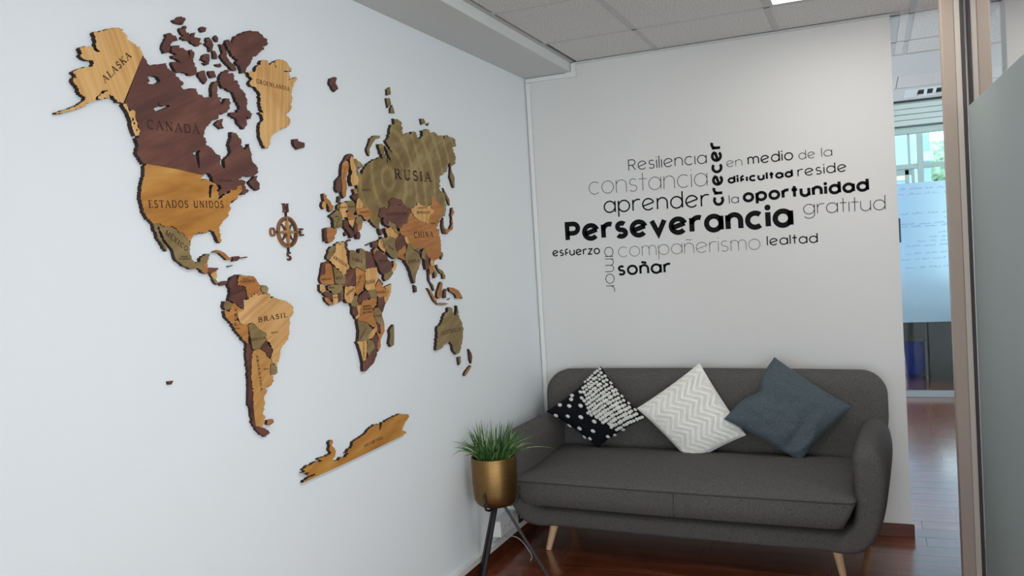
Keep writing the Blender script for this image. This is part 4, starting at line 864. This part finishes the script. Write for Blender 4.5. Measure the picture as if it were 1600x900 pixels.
('africa', 'olive', 11.5, None, 'W: 150,170 180,125 240,110 250,190 215,240 170,295 130,290 125,250 150,210', ()),
('africa', 'pine', 12.5, 'light oak piece engraved ARGELIA', 'W: 240,90 280,75 350,60 360,160 385,250 395,340 420,390 350,490 210,350 160,290 205,245 240,190', ()),
('africa', 'brown', 11, None, 'W: 345,55 385,60 400,110 385,130 410,170 425,210 420,300 430,390 395,340 385,250 360,160', ()),
('africa', 'olive', 14.5, 'olive piece engraved LIBIA', 'L: 10,160 55,155 85,180 110,195 125,185 125,150 150,135 190,160 205,412 95,352 50,370 15,350 5,300', ()),
('africa', 'brown', 13.5, None, 'L: 188,165 265,175 275,230 300,290 320,355 205,372', ()),
('africa', 'pine', 13.5, 'light oak piece engraved SUDÁN', 'L: 205,375 325,355 345,430 345,500 310,560 315,610 270,620 215,630 190,590 200,520 190,430', ()),
('africa', 'brown', 10.5, None, 'W: 60,400 80,330 155,315 165,345 115,355 110,485 50,490', ()),
('africa', 'rust', 11, None, 'W: 110,345 160,338 205,380 230,600 130,615 60,595 40,550 50,490 105,480', ()),
('africa', 'olive', 13.5, 'olive piece engraved MALÍ', 'W: 205,375 350,490 370,500 365,580 340,605 240,600 225,480', ()),
('africa', 'brown', 11.5, 'dark brown piece in the west of the continent', 'K: 345,440 415,435 418,640 300,660 255,660 285,590 290,530', ()),
('africa', 'olive', 12.5, None, 'W: 140,630 200,610 330,605 335,680 300,710 250,735 200,730 190,690 150,680', ()),
('africa', 'pine', 14.5, 'light oak piece engraved NIGERIA', 'K: 300,655 330,660 415,650 410,720 390,800 360,850 320,850 290,800 290,700', ()),
('africa', 'rust', 12.5, 'orange-brown piece engraved CHAD', 'L: 78,370 100,355 195,410 190,520 165,620 140,650 100,690 75,640 85,560', ()),
('africa', 'pine', 12, None, 'W: 40,610 80,600 110,650 115,690 75,720 40,680', ()),
('africa', 'brown', 11, None, 'W: 105,690 190,720 205,800 150,830 140,770 85,740', ()),
('africa', 'rust', 11.5, None, 'W: 100,770 140,780 210,850 210,870 180,880 120,830', ()),
('africa', 'pine', 12.5, None, 'W: 200,740 265,735 272,840 210,855', ()),
('africa', 'brown', 11.5, None, 'W: 272,720 312,705 315,820 272,845', ()),
('africa', 'olive', 11, None, 'W: 312,700 345,680 350,790 316,815', ()),
('africa', 'olive', 12, None, 'L: 40,720 75,690 105,685 115,760 130,815 40,815 20,770', ()),
('africa', 'brown', 13.5, None, 'L: 120,700 190,630 230,655 262,710 210,740 150,755 130,790 105,745', ()),
('africa', 'olive', 12.5, None, 'L: 215,645 270,615 315,605 325,650 345,690 310,740 255,722', ()),
('africa', 'rust', 13, 'orange-brown piece engraved ETIOPÍA', 'L: 315,605 320,560 345,510 385,550 400,590 470,630 440,700 350,712 325,675', ()),
('africa', 'brown', 11.5, None, 'L: 345,475 405,548 395,575 345,522', ()),
('africa', 'pine', 12, None, 'L: 420,590 500,550 495,650 460,740 430,790 410,715 470,640', ()),
('africa', 'brown', 14, None, 'L: 345,710 415,710 425,790 400,880 340,830 345,780', ()),
('africa', 'rust', 13, 'orange-brown piece engraved with three lines of small letters', 'M: 145,75 255,40 308,45 300,110 270,150 275,230 300,290 300,350 270,355 200,310 100,285 105,260 120,240 130,150', ()),
('africa', 'brown', 12, None, 'M: 40,135 100,125 110,200 80,255 40,205', ()),
('africa', 'pine', 12.5, None, 'M: 85,130 135,110 130,230 85,270 70,250 105,210', ()),
('africa', 'olive', 14, None, 'M: 275,150 320,145 360,190 365,250 385,310 340,335 300,290 278,240', ()),
('africa', 'olive', 13, 'olive piece in the southwest of the continent', 'M: 95,285 200,300 225,350 250,370 285,385 225,500 105,505 115,400', ()),
('africa', 'pine', 13.5, None, 'M: 215,480 215,440 265,375 290,350 305,320 308,390 250,475', ()),
('africa', 'rust', 12, None, 'M: 385,315 388,400 345,480 345,570 320,620 305,580 325,470 300,400 345,430 340,330', ()),
('africa', 'brown', 13, None, 'M: 298,300 330,305 342,400 308,405', ()),
('africa', 'brown', 12.5, None, 'M: 262,440 312,430 320,500 305,570 265,540 245,480', ()),
('africa', 'pine', 13.5, 'light oak piece engraved NAMIBIA', 'M: 92,510 195,503 195,610 188,710 155,718 125,600', ()),
('africa', 'olive', 13, None, 'M: 203,500 245,490 275,540 288,570 240,630 215,665 195,620', ()),
('africa', 'brown', 12.3, 'dark brown piece at the southern tip', 'M: 150,715 190,700 215,655 300,560 305,650 265,750 180,835 155,830', ()),
('Madagascar', 'olive', 12, 'tall olive island standing off the right coast of Africa', 'I: 478,590 490,575 493,600 492,700 475,712 462,690 470,640 465,610', ()),
('europe', 'brown', 12, None, 'U1: 270,480 340,400 355,240 400,160 430,110 470,90 510,110 520,140 480,130 470,180 425,170 385,205 360,240 348,400 350,620 300,640 270,600', ()),
('europe', 'rust', 13, None, 'U1: 360,235 390,200 425,190 440,200 455,260 450,310 430,360 410,450 430,580 415,620 410,690 380,720 355,650 360,560 348,440 350,330', ()),
('europe', 'pine', 14.5, None, 'U1: 465,185 480,130 520,140 530,230 555,290 560,380 590,440 575,530 500,545 475,470 480,400 500,350 480,290', ()),
('europe', 'rust', 12.5, None, 'U1: 515,590 560,580 575,650 535,655', ()),
('europe', 'brown', 12, None, 'U1: 490,690 540,650 585,665 560,765 510,725', ()),
('europe', 'pine', 14.5, None, 'U1: 560,780 570,730 600,710 650,800 640,855 550,860', ()),
('europe', 'rust', 14, None, 'U2: 610,250 720,240 760,220 820,270 865,340 840,390 790,450 740,420 720,380 690,360 630,355 620,300', ()),
('europe', 'olive', 13, None, 'U2: 460,170 480,140 570,140 600,190 605,290 570,345 490,290 480,240', ()),
('europe', 'pine', 13.5, None, 'U2: 360,200 400,160 460,160 480,230 485,280 450,300 470,340 470,390 400,405 380,330 355,290', ()),
('europe', 'olive', 12, None, 'U2: 325,210 360,185 362,270 322,265', ()),
('europe', 'brown', 12, None, 'U2: 345,70 375,60 375,110 360,165 340,160', ()),
('europe', 'olive', 13, None, 'U2: 205,375 280,320 320,275 350,300 380,335 400,400 405,540 350,560 290,575 265,540 265,450 240,400', ()),
('europe', 'rust', 13, None, 'U2: 150,560 230,555 320,590 310,640 280,685 285,720 240,780 190,800 165,765 158,640', ()),
('europe', 'brown', 12.5, None, 'U2: 120,575 155,565 168,640 168,770 130,770', ()),
('Great Britain', 'rust', 12, 'upright brown island on the upper left edge of Europe', 'U2: 100,30 125,20 130,45 155,50 150,90 185,120 215,150 230,190 265,220 260,270 230,310 195,290 190,230 170,190 140,170 110,120', ()),
('Ireland', 'pine', 11, 'small light oak island, leftmost piece of Europe', 'U2: 90,160 120,140 145,180 145,260 110,270 80,220', ()),
('europe', 'brown', 12.5, None, 'U2: 420,450 460,430 490,470 500,540 560,610 590,650 560,720 535,720 510,650 470,600 420,530', ()),
('europe', 'rust', 12.8, None, 'U2: 462,320 500,285 575,340 600,370 595,450 560,465 490,430 470,380', ()),
('europe', 'pine', 13.2, None, 'U2: 490,445 595,430 585,470 560,560 515,500', ()),
('europe', 'olive', 14.5, None, 'U2: 620,390 690,380 720,430 715,490 640,525 605,470', ()),
('europe', 'brown', 13.5, None, 'U2: 585,450 610,460 640,530 645,620 610,660 590,640 580,520', ()),
('europe', 'rust', 14, None, 'U2: 635,525 715,495 700,580 640,625', ()),
('europe', 'brown', 13, None, 'U2: 620,660 670,620 685,680 670,740 630,730', ()),
('Sardinia', 'brown', 8, 'tiny dark island in the sea left of Italy', 'U2: 430,640 460,620 475,670 445,690', ()),
('Sicily', 'brown', 8, 'tiny dark island at the toe of Italy', 'U2: 480,755 530,735 535,765 490,770', ()),
('Cyprus', 'rust', 8, 'tiny sliver island below Turkey', 'U2: 775,825 830,795 810,830 780,840', ()),
('asia', 'rust', 14, None, 'G9: 460,790 480,775 570,780 620,770 640,790 630,850 610,865 560,865 480,870 465,850', ()),
('asia', 'russia', 12, 'huge olive piece with pale growth rings engraved RUSIA', 'U1: 530,162 560,165 640,240 655,275 620,295 575,280 590,340 640,380 F2: 40,545 60,510 75,500 95,470 120,455 160,440 185,425 215,445 175,310 215,310 240,420 258,488 258,432 268,446 288,462 250,360 228,322 300,390 265,320 245,290 260,260 275,200 290,140 320,130 310,85 350,95 380,120 390,220 440,210 460,230 470,200 500,205 525,250 545,265 570,235 560,190 610,180 640,215 670,205 700,240 740,235 755,265 760,235 830,255 850,270 860,320 830,330 835,380 860,420 845,490 810,510 805,470 780,490 780,545 730,585 715,600 715,710 745,730 770,800 770,900 H: 480,120 480,190 455,200 380,230 300,160 210,170 120,120 20,150 F: 380,780 370,850 345,840 320,810 290,760 250,680 245,600 238,520 225,470', ()),
('Novaya Zemlya', 'olive', 10, 'long curved olive island left of the top of Russia', 'F2: 105,260 140,235 190,235 190,255 150,265 120,310 100,350 100,415 85,400 75,350 90,310', ()),
('arctic russia', 'olive', 8, 'uppermost of the three small olive islands above Russia', 'F: 412,70 430,58 435,100 414,105', ()),
('arctic russia', 'olive', 8, 'middle of the three small olive islands above Russia', 'F: 408,120 430,120 437,155 418,175', ()),
('arctic russia', 'olive', 8, 'lowest of the three small olive islands above Russia', 'F: 432,178 444,158 457,205 432,203', ()),
('arctic russia', 'olive', 8, 'larger of the two olive islets above the right half of Russia', 'F: 602,235 620,235 630,260 608,270', ()),
('arctic russia', 'olive', 7, 'smaller of the two olive islets above the right half of Russia', 'F: 635,265 650,258 645,275', ()),
('Sakhalin', 'olive', 10, 'narrow upright olive island off the right end of Russia', 'F2: 812,510 825,560 845,600 845,695 835,690 805,600', ()),
('Hokkaido', 'olive', 8, 'thin slanting sliver just above the Japan pieces', 'F2: 745,695 800,795 805,850 795,840 765,760', ()),
('Japan', 'rust', 10, 'jagged orange-brown island chain to the right of Korea', 'S2: 375,290 390,280 410,350 388,380 380,400 392,480 388,560 350,578 335,600 320,620 300,612 285,555 330,550 345,560 372,500 375,440 365,380', ()),
('asia', 'brown', 10.5, None, 'S2: 250,440 270,410 275,520 300,580 280,620 262,600 245,520', ()),
('asia', 'brown', 14.5, 'dark brown piece engraved KAZAJISTÁN', 'G9: 372,745 400,730 420,745 425,700 450,678 480,685 H: 110,60 130,55 160,100 205,130 200,160 190,200 185,245 150,255 130,285 N: 310,262 280,190 240,180 190,140 165,160 165,240 120,210 90,150 100,110 60,105 20,70', ()),
('asia', 'olive', 14, None, 'N: 170,160 190,145 240,185 290,200 320,260 345,270 350,350 320,372 250,290 200,230 165,240', ()),
('asia', 'pine', 14.2, None, 'N: 120,265 170,265 205,235 250,300 320,375 290,440 190,385 160,400 140,340', ()),
('asia', 'olive', 13.5, 'olive piece left of the dark brown piece between Iran and China', 'N: 60,395 130,420 180,380 290,440 275,540 310,620 325,735 270,745 200,700 150,640 110,560', ()),
('asia', 'pine', 12.5, None, 'N: 20,450 60,430 130,600 120,650 60,600 10,540', ()),
('asia', 'brown', 14.5, None, 'N: 290,450 320,380 380,365 425,390 418,450 440,500 370,595 310,620 280,540', ()),
('asia', 'rust', 13.5, None, 'N: 370,590 440,510 450,640 410,680 430,770 350,730 315,730 318,620', ()),
('asia', 'pine', 13.8, None, 'N: 423,400 460,400 500,500 455,512 430,450', ()),
('asia', 'rust', 13.2, 'large orange-brown piece engraved CHINA', 'H: 130,265 150,255 188,245 190,190 215,150 235,200 270,220 330,245 355,200 375,150 368,40 390,25 400,60 430,90 460,110 465,140 440,200 430,240 410,280 435,290 430,320 445,400 445,480 425,520 390,535 340,510 320,440 240,450 185,400 155,340 125,310', ()),
('asia', 'pine', 14.6, 'light oak piece engraved MONGOLIA', 'H: 212,130 255,105 262,80 285,100 330,115 365,95 370,130 390,140 385,165 355,200 345,245 310,235 270,220 235,190 220,160', ()),
('asia', 'olive', 14.4, 'olive piece engraved INDIA', 'H: 185,400 210,405 240,450 270,475 292,530 275,590 250,650 245,710 235,715 210,620 185,570 170,550 165,500 180,440', ()),
('asia', 'brown', 14.8, None, 'H: 225,442 290,468 290,485 240,460', ()),
('Sri Lanka', 'brown', 10, 'small dark drop-shaped island under the tip of India', 'H: 235,725 255,740 258,780 242,785', ()),
('asia', 'olive', 14.4, None, 'S1: 160,190 190,140 215,170 205,230 195,290 155,270', ()),
('asia', 'brown', 13.4, None, 'S1: 208,200 245,260 252,400 215,420 195,340 195,250', ()),
('asia', 'rust', 12, None, 'S1: 250,400 268,270 310,262 318,300 310,380 325,430 290,470 260,480', ()),
('asia', 'pine', 14, None, 'S1: 265,330 270,290 300,290 310,370 275,370', ()),
('asia', 'olive', 13, None, 'S1: 325,430 355,460 350,510 325,530 318,450', ()),
('asia', 'brown', 10.5, None, 'S1: 232,420 255,480 262,570 305,620 320,690 305,690 270,600 245,560', ()),
('Taiwan', 'olive', 9, 'small dark island beside the right coast of China', 'S1: 400,220 425,200 430,240 412,290 402,280', ()),
('Philippines', 'olive', 9, 'broken chain of olive islands below China', 'S1: 340,365 355,355 365,400 420,430 460,500 455,540 425,535 420,490 375,440 350,400', ()),
('Sumatra', 'rust', 9, 'long slanting orange-brown island, leftmost of the southeast Asian islands', 'S1: 225,655 250,665 310,750 350,830 345,850 305,810 260,710', ()),
('Borneo', 'rust', 11, 'broad orange-brown island in the middle of the southeast Asian islands', 'S1: 355,700 395,590 408,575 425,605 415,680 410,780 372,790 350,760', ()),
('Sulawesi', 'brown', 9, 'small brown island right of the broad southeast Asian one', 'S1: 440,690 460,665 490,680 465,700 470,780 438,785', ()),
('Java', 'rust', 9, 'flat orange-brown sliver, lowest of the southeast Asian islands', 'S1: 350,850 410,845 500,850 440,870 360,865', ()),
('Timor', 'rust', 7, 'tiny brown sliver between the southeast Asian islands and Australia', 'S1: 488,795 528,780 505,805', ()),
('New Guinea', 'rust', 10.5, 'orange-brown island, rightmost of the southeast Asian islands', 'S1: 500,660 515,645 540,660 555,650 620,680 660,740 680,790 640,780 605,785 575,730 520,700', ()),
('asia', 'brown', 14, 'dark brown piece in the southwest of the continent', 'L: 280,190 310,210 335,160 430,200 460,270 515,310 500,380 450,420 405,440 370,400 340,320 290,240', ()),
('asia', 'rust', 13, None, 'L: 290,150 325,120 332,160 310,208 288,192', ()),
('asia', 'brown', 12.5, None, 'L: 270,65 330,45 345,80 325,125 285,125', ()),
('asia', 'olive', 12.5, None, 'L: 415,440 450,425 500,385 522,430 470,500 430,520 412,490', ()),
('asia', 'pine', 12.5, None, 'I: 488,188 500,185 508,210 500,240 482,258 474,242 490,220', ()),
('asia', 'brown', 13, None, 'N: 20,265 60,280 90,340 60,380 30,330', ()),
('Australia', 'olive', 13, 'large olive Australia piece engraved AUSTRALIA', 'J: 335,235 350,225 375,235 375,260 395,300 410,290 412,210 425,215 430,280 440,320 460,360 475,420 468,500 450,600 440,630 410,640 395,620 380,570 355,530 325,540 300,560 275,590 240,605 238,550 245,480 245,410 290,350 305,290 330,270', ()),
('Tasmania', 'olive', 10, 'small olive island just under Australia', 'J: 427,665 450,658 450,710 438,735', ()),
('New Zealand', 'brown', 10, 'upper of the two narrow islands right of Australia', 'J: 522,592 545,630 552,660 545,720 532,690', ()),
('New Zealand', 'rust', 10, 'lower of the two narrow islands right of Australia', 'J: 535,735 545,745 520,790 490,830 480,820 492,790', ()),
('Antarctica', 'gold', 12, 'long slanting golden strip low on the wall engraved ANTÁRTIDA', 'O: 85,672 120,635 210,590 245,590 280,575 245,570 240,555 270,545 350,520 370,500 355,480 360,420 350,400 370,370 385,370 380,430 410,470 415,510 390,560 390,580 450,575 470,540 500,545 550,505 515,500 575,440 590,385 680,330 730,285 800,215 855,220 855,270 880,200 960,150 1060,105 1150,125 1140,160 1110,200 1075,270 1125,290 1080,330 520,600 85,800 105,770 215,715 150,725 110,710 150,700 75,700 110,685', ()),
]
# words engraved on the pieces: piece label fragment, text, start px, end px, cap height px, turned
WORDS = [
('engraved ALASKA', 'ALASKA', (164.4, 130), (205.5, 89), 10.5), ('CANADÁ', 'CANADÁ', (230, 201), (312, 209.5), 14),
('GROENLANDIA', 'GROENLANDIA', (400.8, 130), (452.5, 142.5), 6.5), ('ESTADOS', 'ESTADOS UNIDOS', (232.5, 324.4), (349.6, 324.6), 11.5),
('MÉXICO', 'MÉXICO', (257.5, 366), (291.7, 393), 8), ('MÉXICO', 'CIUDAD', (282, 402), (293, 402), 2.2), ('MÉXICO', 'DE MÉXICO', (280.5, 405.5), (297, 405.5), 2.2),
('CANADÁ', 'OTTAWA', (343, 284), (363, 284), 3.4), ('BRASIL', 'BRASIL', (403.5, 503.5), (449, 495.4), 7.5), ('BRASIL', 'BRASILIA', (424, 521), (435, 520), 2.2),
('ARGENTINA', 'ARGENTINA', (400, 555), (407.5, 611), 4.6), ('ARGENTINA', 'BUENOS', (412, 578), (419, 577), 2), ('PERÚ', 'PERÚ', (369.3, 509), (370, 480), 4.4), ('PERÚ', 'LIMA', (367.5, 514), (375, 514.6), 2.2),
('BOLIVIA', 'BOLIVIA', (392.5, 533), (414.5, 529.5), 4), ('VENEZUELA', 'VENEZUELA', (375.5, 442), (398, 440.6), 3.6), ('VENEZUELA', 'CARACAS', (378, 436.5), (388, 436.5), 2),
('RUSIA', 'RUSIA', (616.5, 279), (674, 284), 15), ('RUSIA', 'MOSCÚ', (566, 298.4), (579.6, 298.4), 3.4), ('CHINA', 'CHINA', (647, 371.6), (677, 370.4), 9), ('CHINA', 'PEKÍN', (673, 350), (680, 350), 2.2),
('MONGOLIA', 'MONGOLIA', (651.6, 334), (671.5, 333.4), 4), ('MONGOLIA', 'ULÁN BATOR', (654, 326), (667, 325.6), 2.2), ('KAZAJISTÁN', 'KAZAJISTÁN', (604, 336.4), (634.5, 335.6), 4.2), ('KAZAJISTÁN', 'ASTANÁ', (621, 321), (627, 321), 2),
('INDIA', 'INDIA', (638, 411.8), (655, 409), 5), ('AUSTRALIA', 'AUSTRALIA', (688.9, 523.6), (720.3, 516.6), 6.2), ('ARGELIA', 'ARGELIA', (520.7, 403.3), (541, 417), 5),
('LIBIA', 'LIBIA', (550.7, 406.5), (566, 411.5), 5.2), ('MALÍ', 'MALÍ', (524.7, 437.3), (535, 435.3), 5), ('CHAD', 'CHAD', (559.5, 447), (564.5, 432), 4), ('SUDÁN', 'SUDÁN', (572.3, 444.7), (586, 441.6), 5.5),
('NIGERIA', 'NIGERIA', (541.4, 462.5), (553.7, 452.5), 3.8), ('ETIOPÍA', 'ETIOPÍA', (589, 459), (602.5, 458), 3.6), ('three lines', 'REPÚBLICA', (567.5, 480.5), (579.5, 479), 3),
('three lines', 'DEMOCRÁTICA', (567, 485), (582.5, 483), 3), ('three lines', 'DEL CONGO', (567, 490.5), (582, 488.5), 3.2), ('x', 'NÍGER', (550, 440), (556.5, 427), 3), ('x', 'MAURITANIA', (502.5, 438), (518, 437), 2.6), ('x', 'ANGOLA', (563, 531), (573, 513), 3.2), ('x', 'TURQUÍA', (572.5, 368.6), (588, 367.8), 3),
('x', 'UCRANIA', (562.5, 333), (577, 332), 2.6), ('x', 'POLONIA', (543.5, 324), (554, 324), 2.2), ('x', 'ALEMANIA', (531, 325.5), (542, 325), 2.2), ('x', 'SUECIA', (537, 281), (539.4, 264), 2.6), ('x', 'FRANCIA', (525, 357), (530.5, 341), 2.4), ('x', 'TANZANIA', (584.5, 495), (596.5, 494), 2.4),
('x', 'IRÁN', (606, 385), (614.5, 392), 3.4), ('x', 'IRAK', (594, 376), (599, 388), 2.4), ('x', 'COLOMBIA', (365, 461), (381, 452.5), 2.6), ('x', 'ARABIA SAUDITA', (592, 408), (608, 409), 2.2), ('x', 'BURKINA', (514, 450.5), (522, 450.5), 2), ('x', 'GHANA', (520.5, 466), (527, 465), 2),
('x', 'PARIS', (523.5, 339.5), (529, 339), 1.8), ('x', 'ARGEL', (529, 382.5), (533.5, 382), 2),
('NAMIBIA', 'NAMIBIA', (567, 535), (567.5, 560), 3.4),
('ANTÁRTIDA', 'ANTÁRTIDA', (569, 699.6), (597.8, 685.6), 4.6),
]
COMPASS = 1

# ------------------------------------------------------------------ the wooden world map on the left wall
def parse(txt):
    win = None; P_ = []
    for tok in txt.split():
        if tok.endswith(':'): win = WIN[tok[:-1]]
        else:
            x, y = tok.split(','); P_.append((win[0] + float(x) / win[2], win[1] + float(y) / win[2]))
    return P_
def jag(P_, rnd, amp):
    """coastline roughness: extra points pushed in and out, pulled back wherever the outline would cross itself"""
    out, calm = [], []
    for i, p in enumerate(P_):
        q = P_[(i + 1) % len(P_)]; L_ = math.hypot(q[0] - p[0], q[1] - p[1]); n = max(1, int(L_ / 1.7)); out.append(p); calm.append(p)
        if L_ < 1e-6: continue
        nx, ny = -(q[1] - p[1]) / L_, (q[0] - p[0]) / L_
        a_ = amp if L_ < 26 else 0.1
        for k in range(1, n):
            d = rnd.uniform(-a_, a_) * (1.9 if rnd.random() < 0.2 and amp > 0.9 and L_ < 26 else 1); t_ = (k + rnd.uniform(-.25, .25)) / n
            b_ = (p[0] + (q[0] - p[0]) * t_, p[1] + (q[1] - p[1]) * t_)
            out.append((b_[0] + nx * d, b_[1] + ny * d)); calm.append(b_)
    for _ in range(6):
        bad = crosses(out)
        if not bad: break
        for i in bad:
            for k in (-1, 0, 1, 2): j = (i + k) % len(out); out[j] = calm[j]
    return out
def crosses(P_):
    bad = set(); n = len(P_); o_ = lambda a, b, c: (b[0] - a[0]) * (c[1] - a[1]) - (b[1] - a[1]) * (c[0] - a[0])
    for i in range(n):
        a, b = P_[i], P_[(i + 1) % n]; x0, x1 = min(a[0], b[0]), max(a[0], b[0]); y0, y1 = min(a[1], b[1]), max(a[1], b[1])
        for j in range(i + 2, n):
            if (j + 1) % n == i: continue
            c_, d = P_[j], P_[(j + 1) % n]
            if (c_[0] < x0 and d[0] < x0) or (c_[0] > x1 and d[0] > x1) or (c_[1] < y0 and d[1] < y0) or (c_[1] > y1 and d[1] > y1): continue
            if o_(a, b, c_) * o_(a, b, d) < 0 and o_(c_, d, a) * o_(c_, d, b) < 0: bad |= {i, j}
    return bad
def slab(outlines, x0, x1):
    """flat board between x0 and x1 with burnt sides; outlines[0] outer, the rest holes"""
    mb = MB(); loops = [[Vector((0, a.y, a.z)) for a in (at(px, py, 'x', x1) for px, py in o)] for o in outlines]
    tris = tessellate_polygon(loops); flat = [v_ for l in loops for v_ in l]; n = len(flat)
    mb.v = [(x1, v_.y, v_.z) for v_ in flat] + [(x0, v_.y, v_.z) for v_ in flat]
    for a, b, c_ in tris:
        nn = (flat[b] - flat[a]).cross(flat[c_] - flat[a]).x
        mb.f.append((a, b, c_) if nn > 0 else (a, c_, b)); mb.m.append(0)
    k = 0
    for l in loops:
        area_ = sum(l[i].y * l[(i + 1) % len(l)].z - l[(i + 1) % len(l)].y * l[i].z for i in range(len(l)))
        for i in range(len(l)):
            a, b = k + i, k + (i + 1) % len(l)
            f_ = (a, a + n, b + n, b) if area_ > 0 else (a, b, b + n, a + n)
            mb.f.append(f_); mb.m.append(1)
        k += len(l)
    return mb
PANEL = {'north': ('North and Central America panel of the wooden map, made of brown, golden and olive pieces', 0),
         'south': ('South America panel of the wooden map, with the large oak piece engraved BRASIL', 0),
         'africa': ('Africa panel of the wooden map, a patchwork of small stained pieces', 0),
         'europe': ('Europe patchwork of the wooden map, left of the huge olive piece', 0),
         'asia': ('Asia panel of the wooden map with the huge olive piece engraved RUSIA', 0)}
roots = {}
def piece_root(key, label, P_):
    c0 = at(sum(p[0] for p in P_) / len(P_), sum(p[1] for p in P_) / len(P_), 'x', 0)
    return c0
rnd = random.Random(4)
labelled = {}
roots_c = {'north': (300, 260), 'south': (400, 540), 'africa': (560, 480), 'europe': (540, 310), 'asia': (650, 330)}
for k, (lb, _) in PANEL.items():
    c0 = at(*roots_c[k], 'x', 0); roots[k] = thing('continent_panel', lb, 'wall map', (0, c0.y, c0.z), group='continents of the wooden world map')
for panel, colr, hmm, label, outline, holes in PIECES:
    P_ = parse(outline); big = max(p[0] for p in P_) - min(p[0] for p in P_)
    amp = 1.0 if big > 30 else (0.5 if big > 12 else 0.2)
    h = hmm / 1000 * 1.12
    if panel in roots and big < 60: h = (12.5 + (hmm - 12) * 1.9) / 1000
    loops = [jag(P_, rnd, amp)] + [jag(parse(h_), rnd, 0.3) for h_ in holes]
    mb = slab(loops, 0.0003, h)
    key = 'pine_slant' if (label or '').find('ALASKA') >= 0 else colr
    mats = [M[key], M['edge']]
    if panel in roots:
        o = mb.obj('country_piece', mats, roots[panel]); 
        if label: o['label'] = label
    else:
        c0 = at(sum(p[0] for p in P_) / len(P_), sum(p[1] for p in P_) / len(P_), 'x', 0)
        o = mb.obj('map_island', mats, None, origin=(0, c0.y, c0.z)); tag(o, label, 'wall map piece', 'loose island pieces of the wooden map')
    labelled[(label or '') + '#%d' % len(labelled)] = (o, h, P_)
done = {}
def inside(x, y, P_):
    c_ = False
    for i in range(len(P_)):
        (x0, y0), (x1, y1) = P_[i - 1], P_[i]
        if (y0 > y) != (y1 > y) and x < (x1 - x0) * (y - y0) / (y1 - y0) + x0: c_ = not c_
    return c_
for frag, text, p0, p1, cap in WORDS:
    mx_, my_ = (p0[0] + p1[0]) / 2, (p0[1] + p1[1]) / 2
    if frag == 'x': hit = sorted([(l, v_) for l, v_ in labelled.items() if inside(mx_, my_, v_[2])], key=lambda q: -q[1][1])
    else: hit = [(l, v_) for l, v_ in labelled.items() if frag in l]
    if not hit: continue
    (l, (o, h, _p)) = hit[0]
    mb = MB(); map_word(mb, text, p0, p1, cap, h, bold=1.0 if cap > 6 else 1.25); mb.obj('engraved_name', M['ink'], o)

# compass rose
CP = at(447.2, 362.8, 'x', 0.0)
cr = thing('compass_rose', 'round wooden compass rose with letters N, S, E, O between the Americas and Africa', 'compass rose', (0, CP.y, CP.z))
def ring(mb, r0, r1, x0, x1, n=56):
    vs_ = []
    for r, x in ((r1, x0), (r1, x1), (r0, x1), (r0, x0)):
        vs_ += [(x, CP.y + r * math.cos(2 * PI * k / n), CP.z + r * math.sin(2 * PI * k / n)) for k in range(n)]
    mb.add(vs_, [((i % 4) * n + k, (i % 4) * n + (k + 1) % n, ((i + 1) % 4) * n + (k + 1) % n, ((i + 1) % 4) * n + k) for i in range(4) for k in range(n)])
RO = 0.0505
m1 = MB(); ring(m1, RO - 0.0065, RO, 0, 0.009); m1.obj('outer_ring', M['bronze'], cr)
m1 = MB(); ring(m1, RO - 0.0115, RO - 0.0085, 0, 0.007); ring(m1, RO - 0.0085, RO - 0.0065, 0, 0.003); m1.obj('inner_ring', M['brown'], cr)
def spike(mb, ang, L_, wdt, x0, xr):
    d = (math.cos(ang), math.sin(ang)); s_ = (-d[1], d[0]); q = wdt
    def pt_(a, b, x): return (x, CP.y + d[0] * a + s_[0] * b, CP.z + d[1] * a + s_[1] * b)
    mb.add([pt_(0, 0, xr), pt_(L_, 0, x0 + 0.001), pt_(q, q, x0 + 0.001), pt_(q, -q, x0 + 0.001), pt_(0, 0, 0), pt_(L_, 0, 0), pt_(q, q, 0), pt_(q, -q, 0)],
           [(0, 3, 1), (0, 1, 2), (2, 1, 5, 6), (1, 3, 7, 5), (0, 2, 6, 4), (3, 0, 4, 7)])
for k in range(4):
    mb = MB(); spike(mb, PI / 4 + k * PI / 2, RO - 0.012, 0.0058, 0.006, 0.008); mb.obj('short_star_point', M['brown'], cr)
for k in range(4):
    mb = MB(); spike(mb, k * PI / 2, RO - 0.002, 0.0066, 0.009, 0.013); mb.obj('long_star_point', M['starwood'], cr)
def cletter(ch, cy, cz, hgt, wdt):
    mb = MB(); w_, st_ = serif(ch)
    mf = lambda X, Y, d: Vector((d, CP.y + cy + X, CP.z + cz + Y))
    for hw, s_ in st_: strip(mb, [((X / w_ - .5) * wdt, (Y - .5) * hgt) for X, Y in s_], max(hw * (0.7 if ch == 'N' else 1.0), .045) * hgt, mf, 0.008)
    return mb
for ch, cy, cz, hh, ww in (('N', 0, 0.078, 0.027, 0.030), ('S', 0, -0.078, 0.026, 0.018), ('E', 0.072, 0, 0.024, 0.020), ('O', -0.0735, 0, 0.027, 0.026)):
    cletter(ch, cy, cz, hh, ww).obj('compass_letter', [M['bronze'] if ch == 'O' else M['brown']], cr)['label'] = 'letter ' + ch
for dy, dz in ((0, 1), (0, -1), (1, 0), (-1, 0)):
    a0, a1 = RO - 0.001, 0.066 if dz else 0.063
    y0, y1 = sorted((dy * a0, dy * a1)) if dy else (-0.003, 0.003); z0, z1 = sorted((dz * a0, dz * a1)) if dz else (-0.003, 0.003)
    MB().box((0, CP.y + y0, CP.z + z0), (0.006, CP.y + y1, CP.z + z1)).obj('stem', M['edge'], cr)
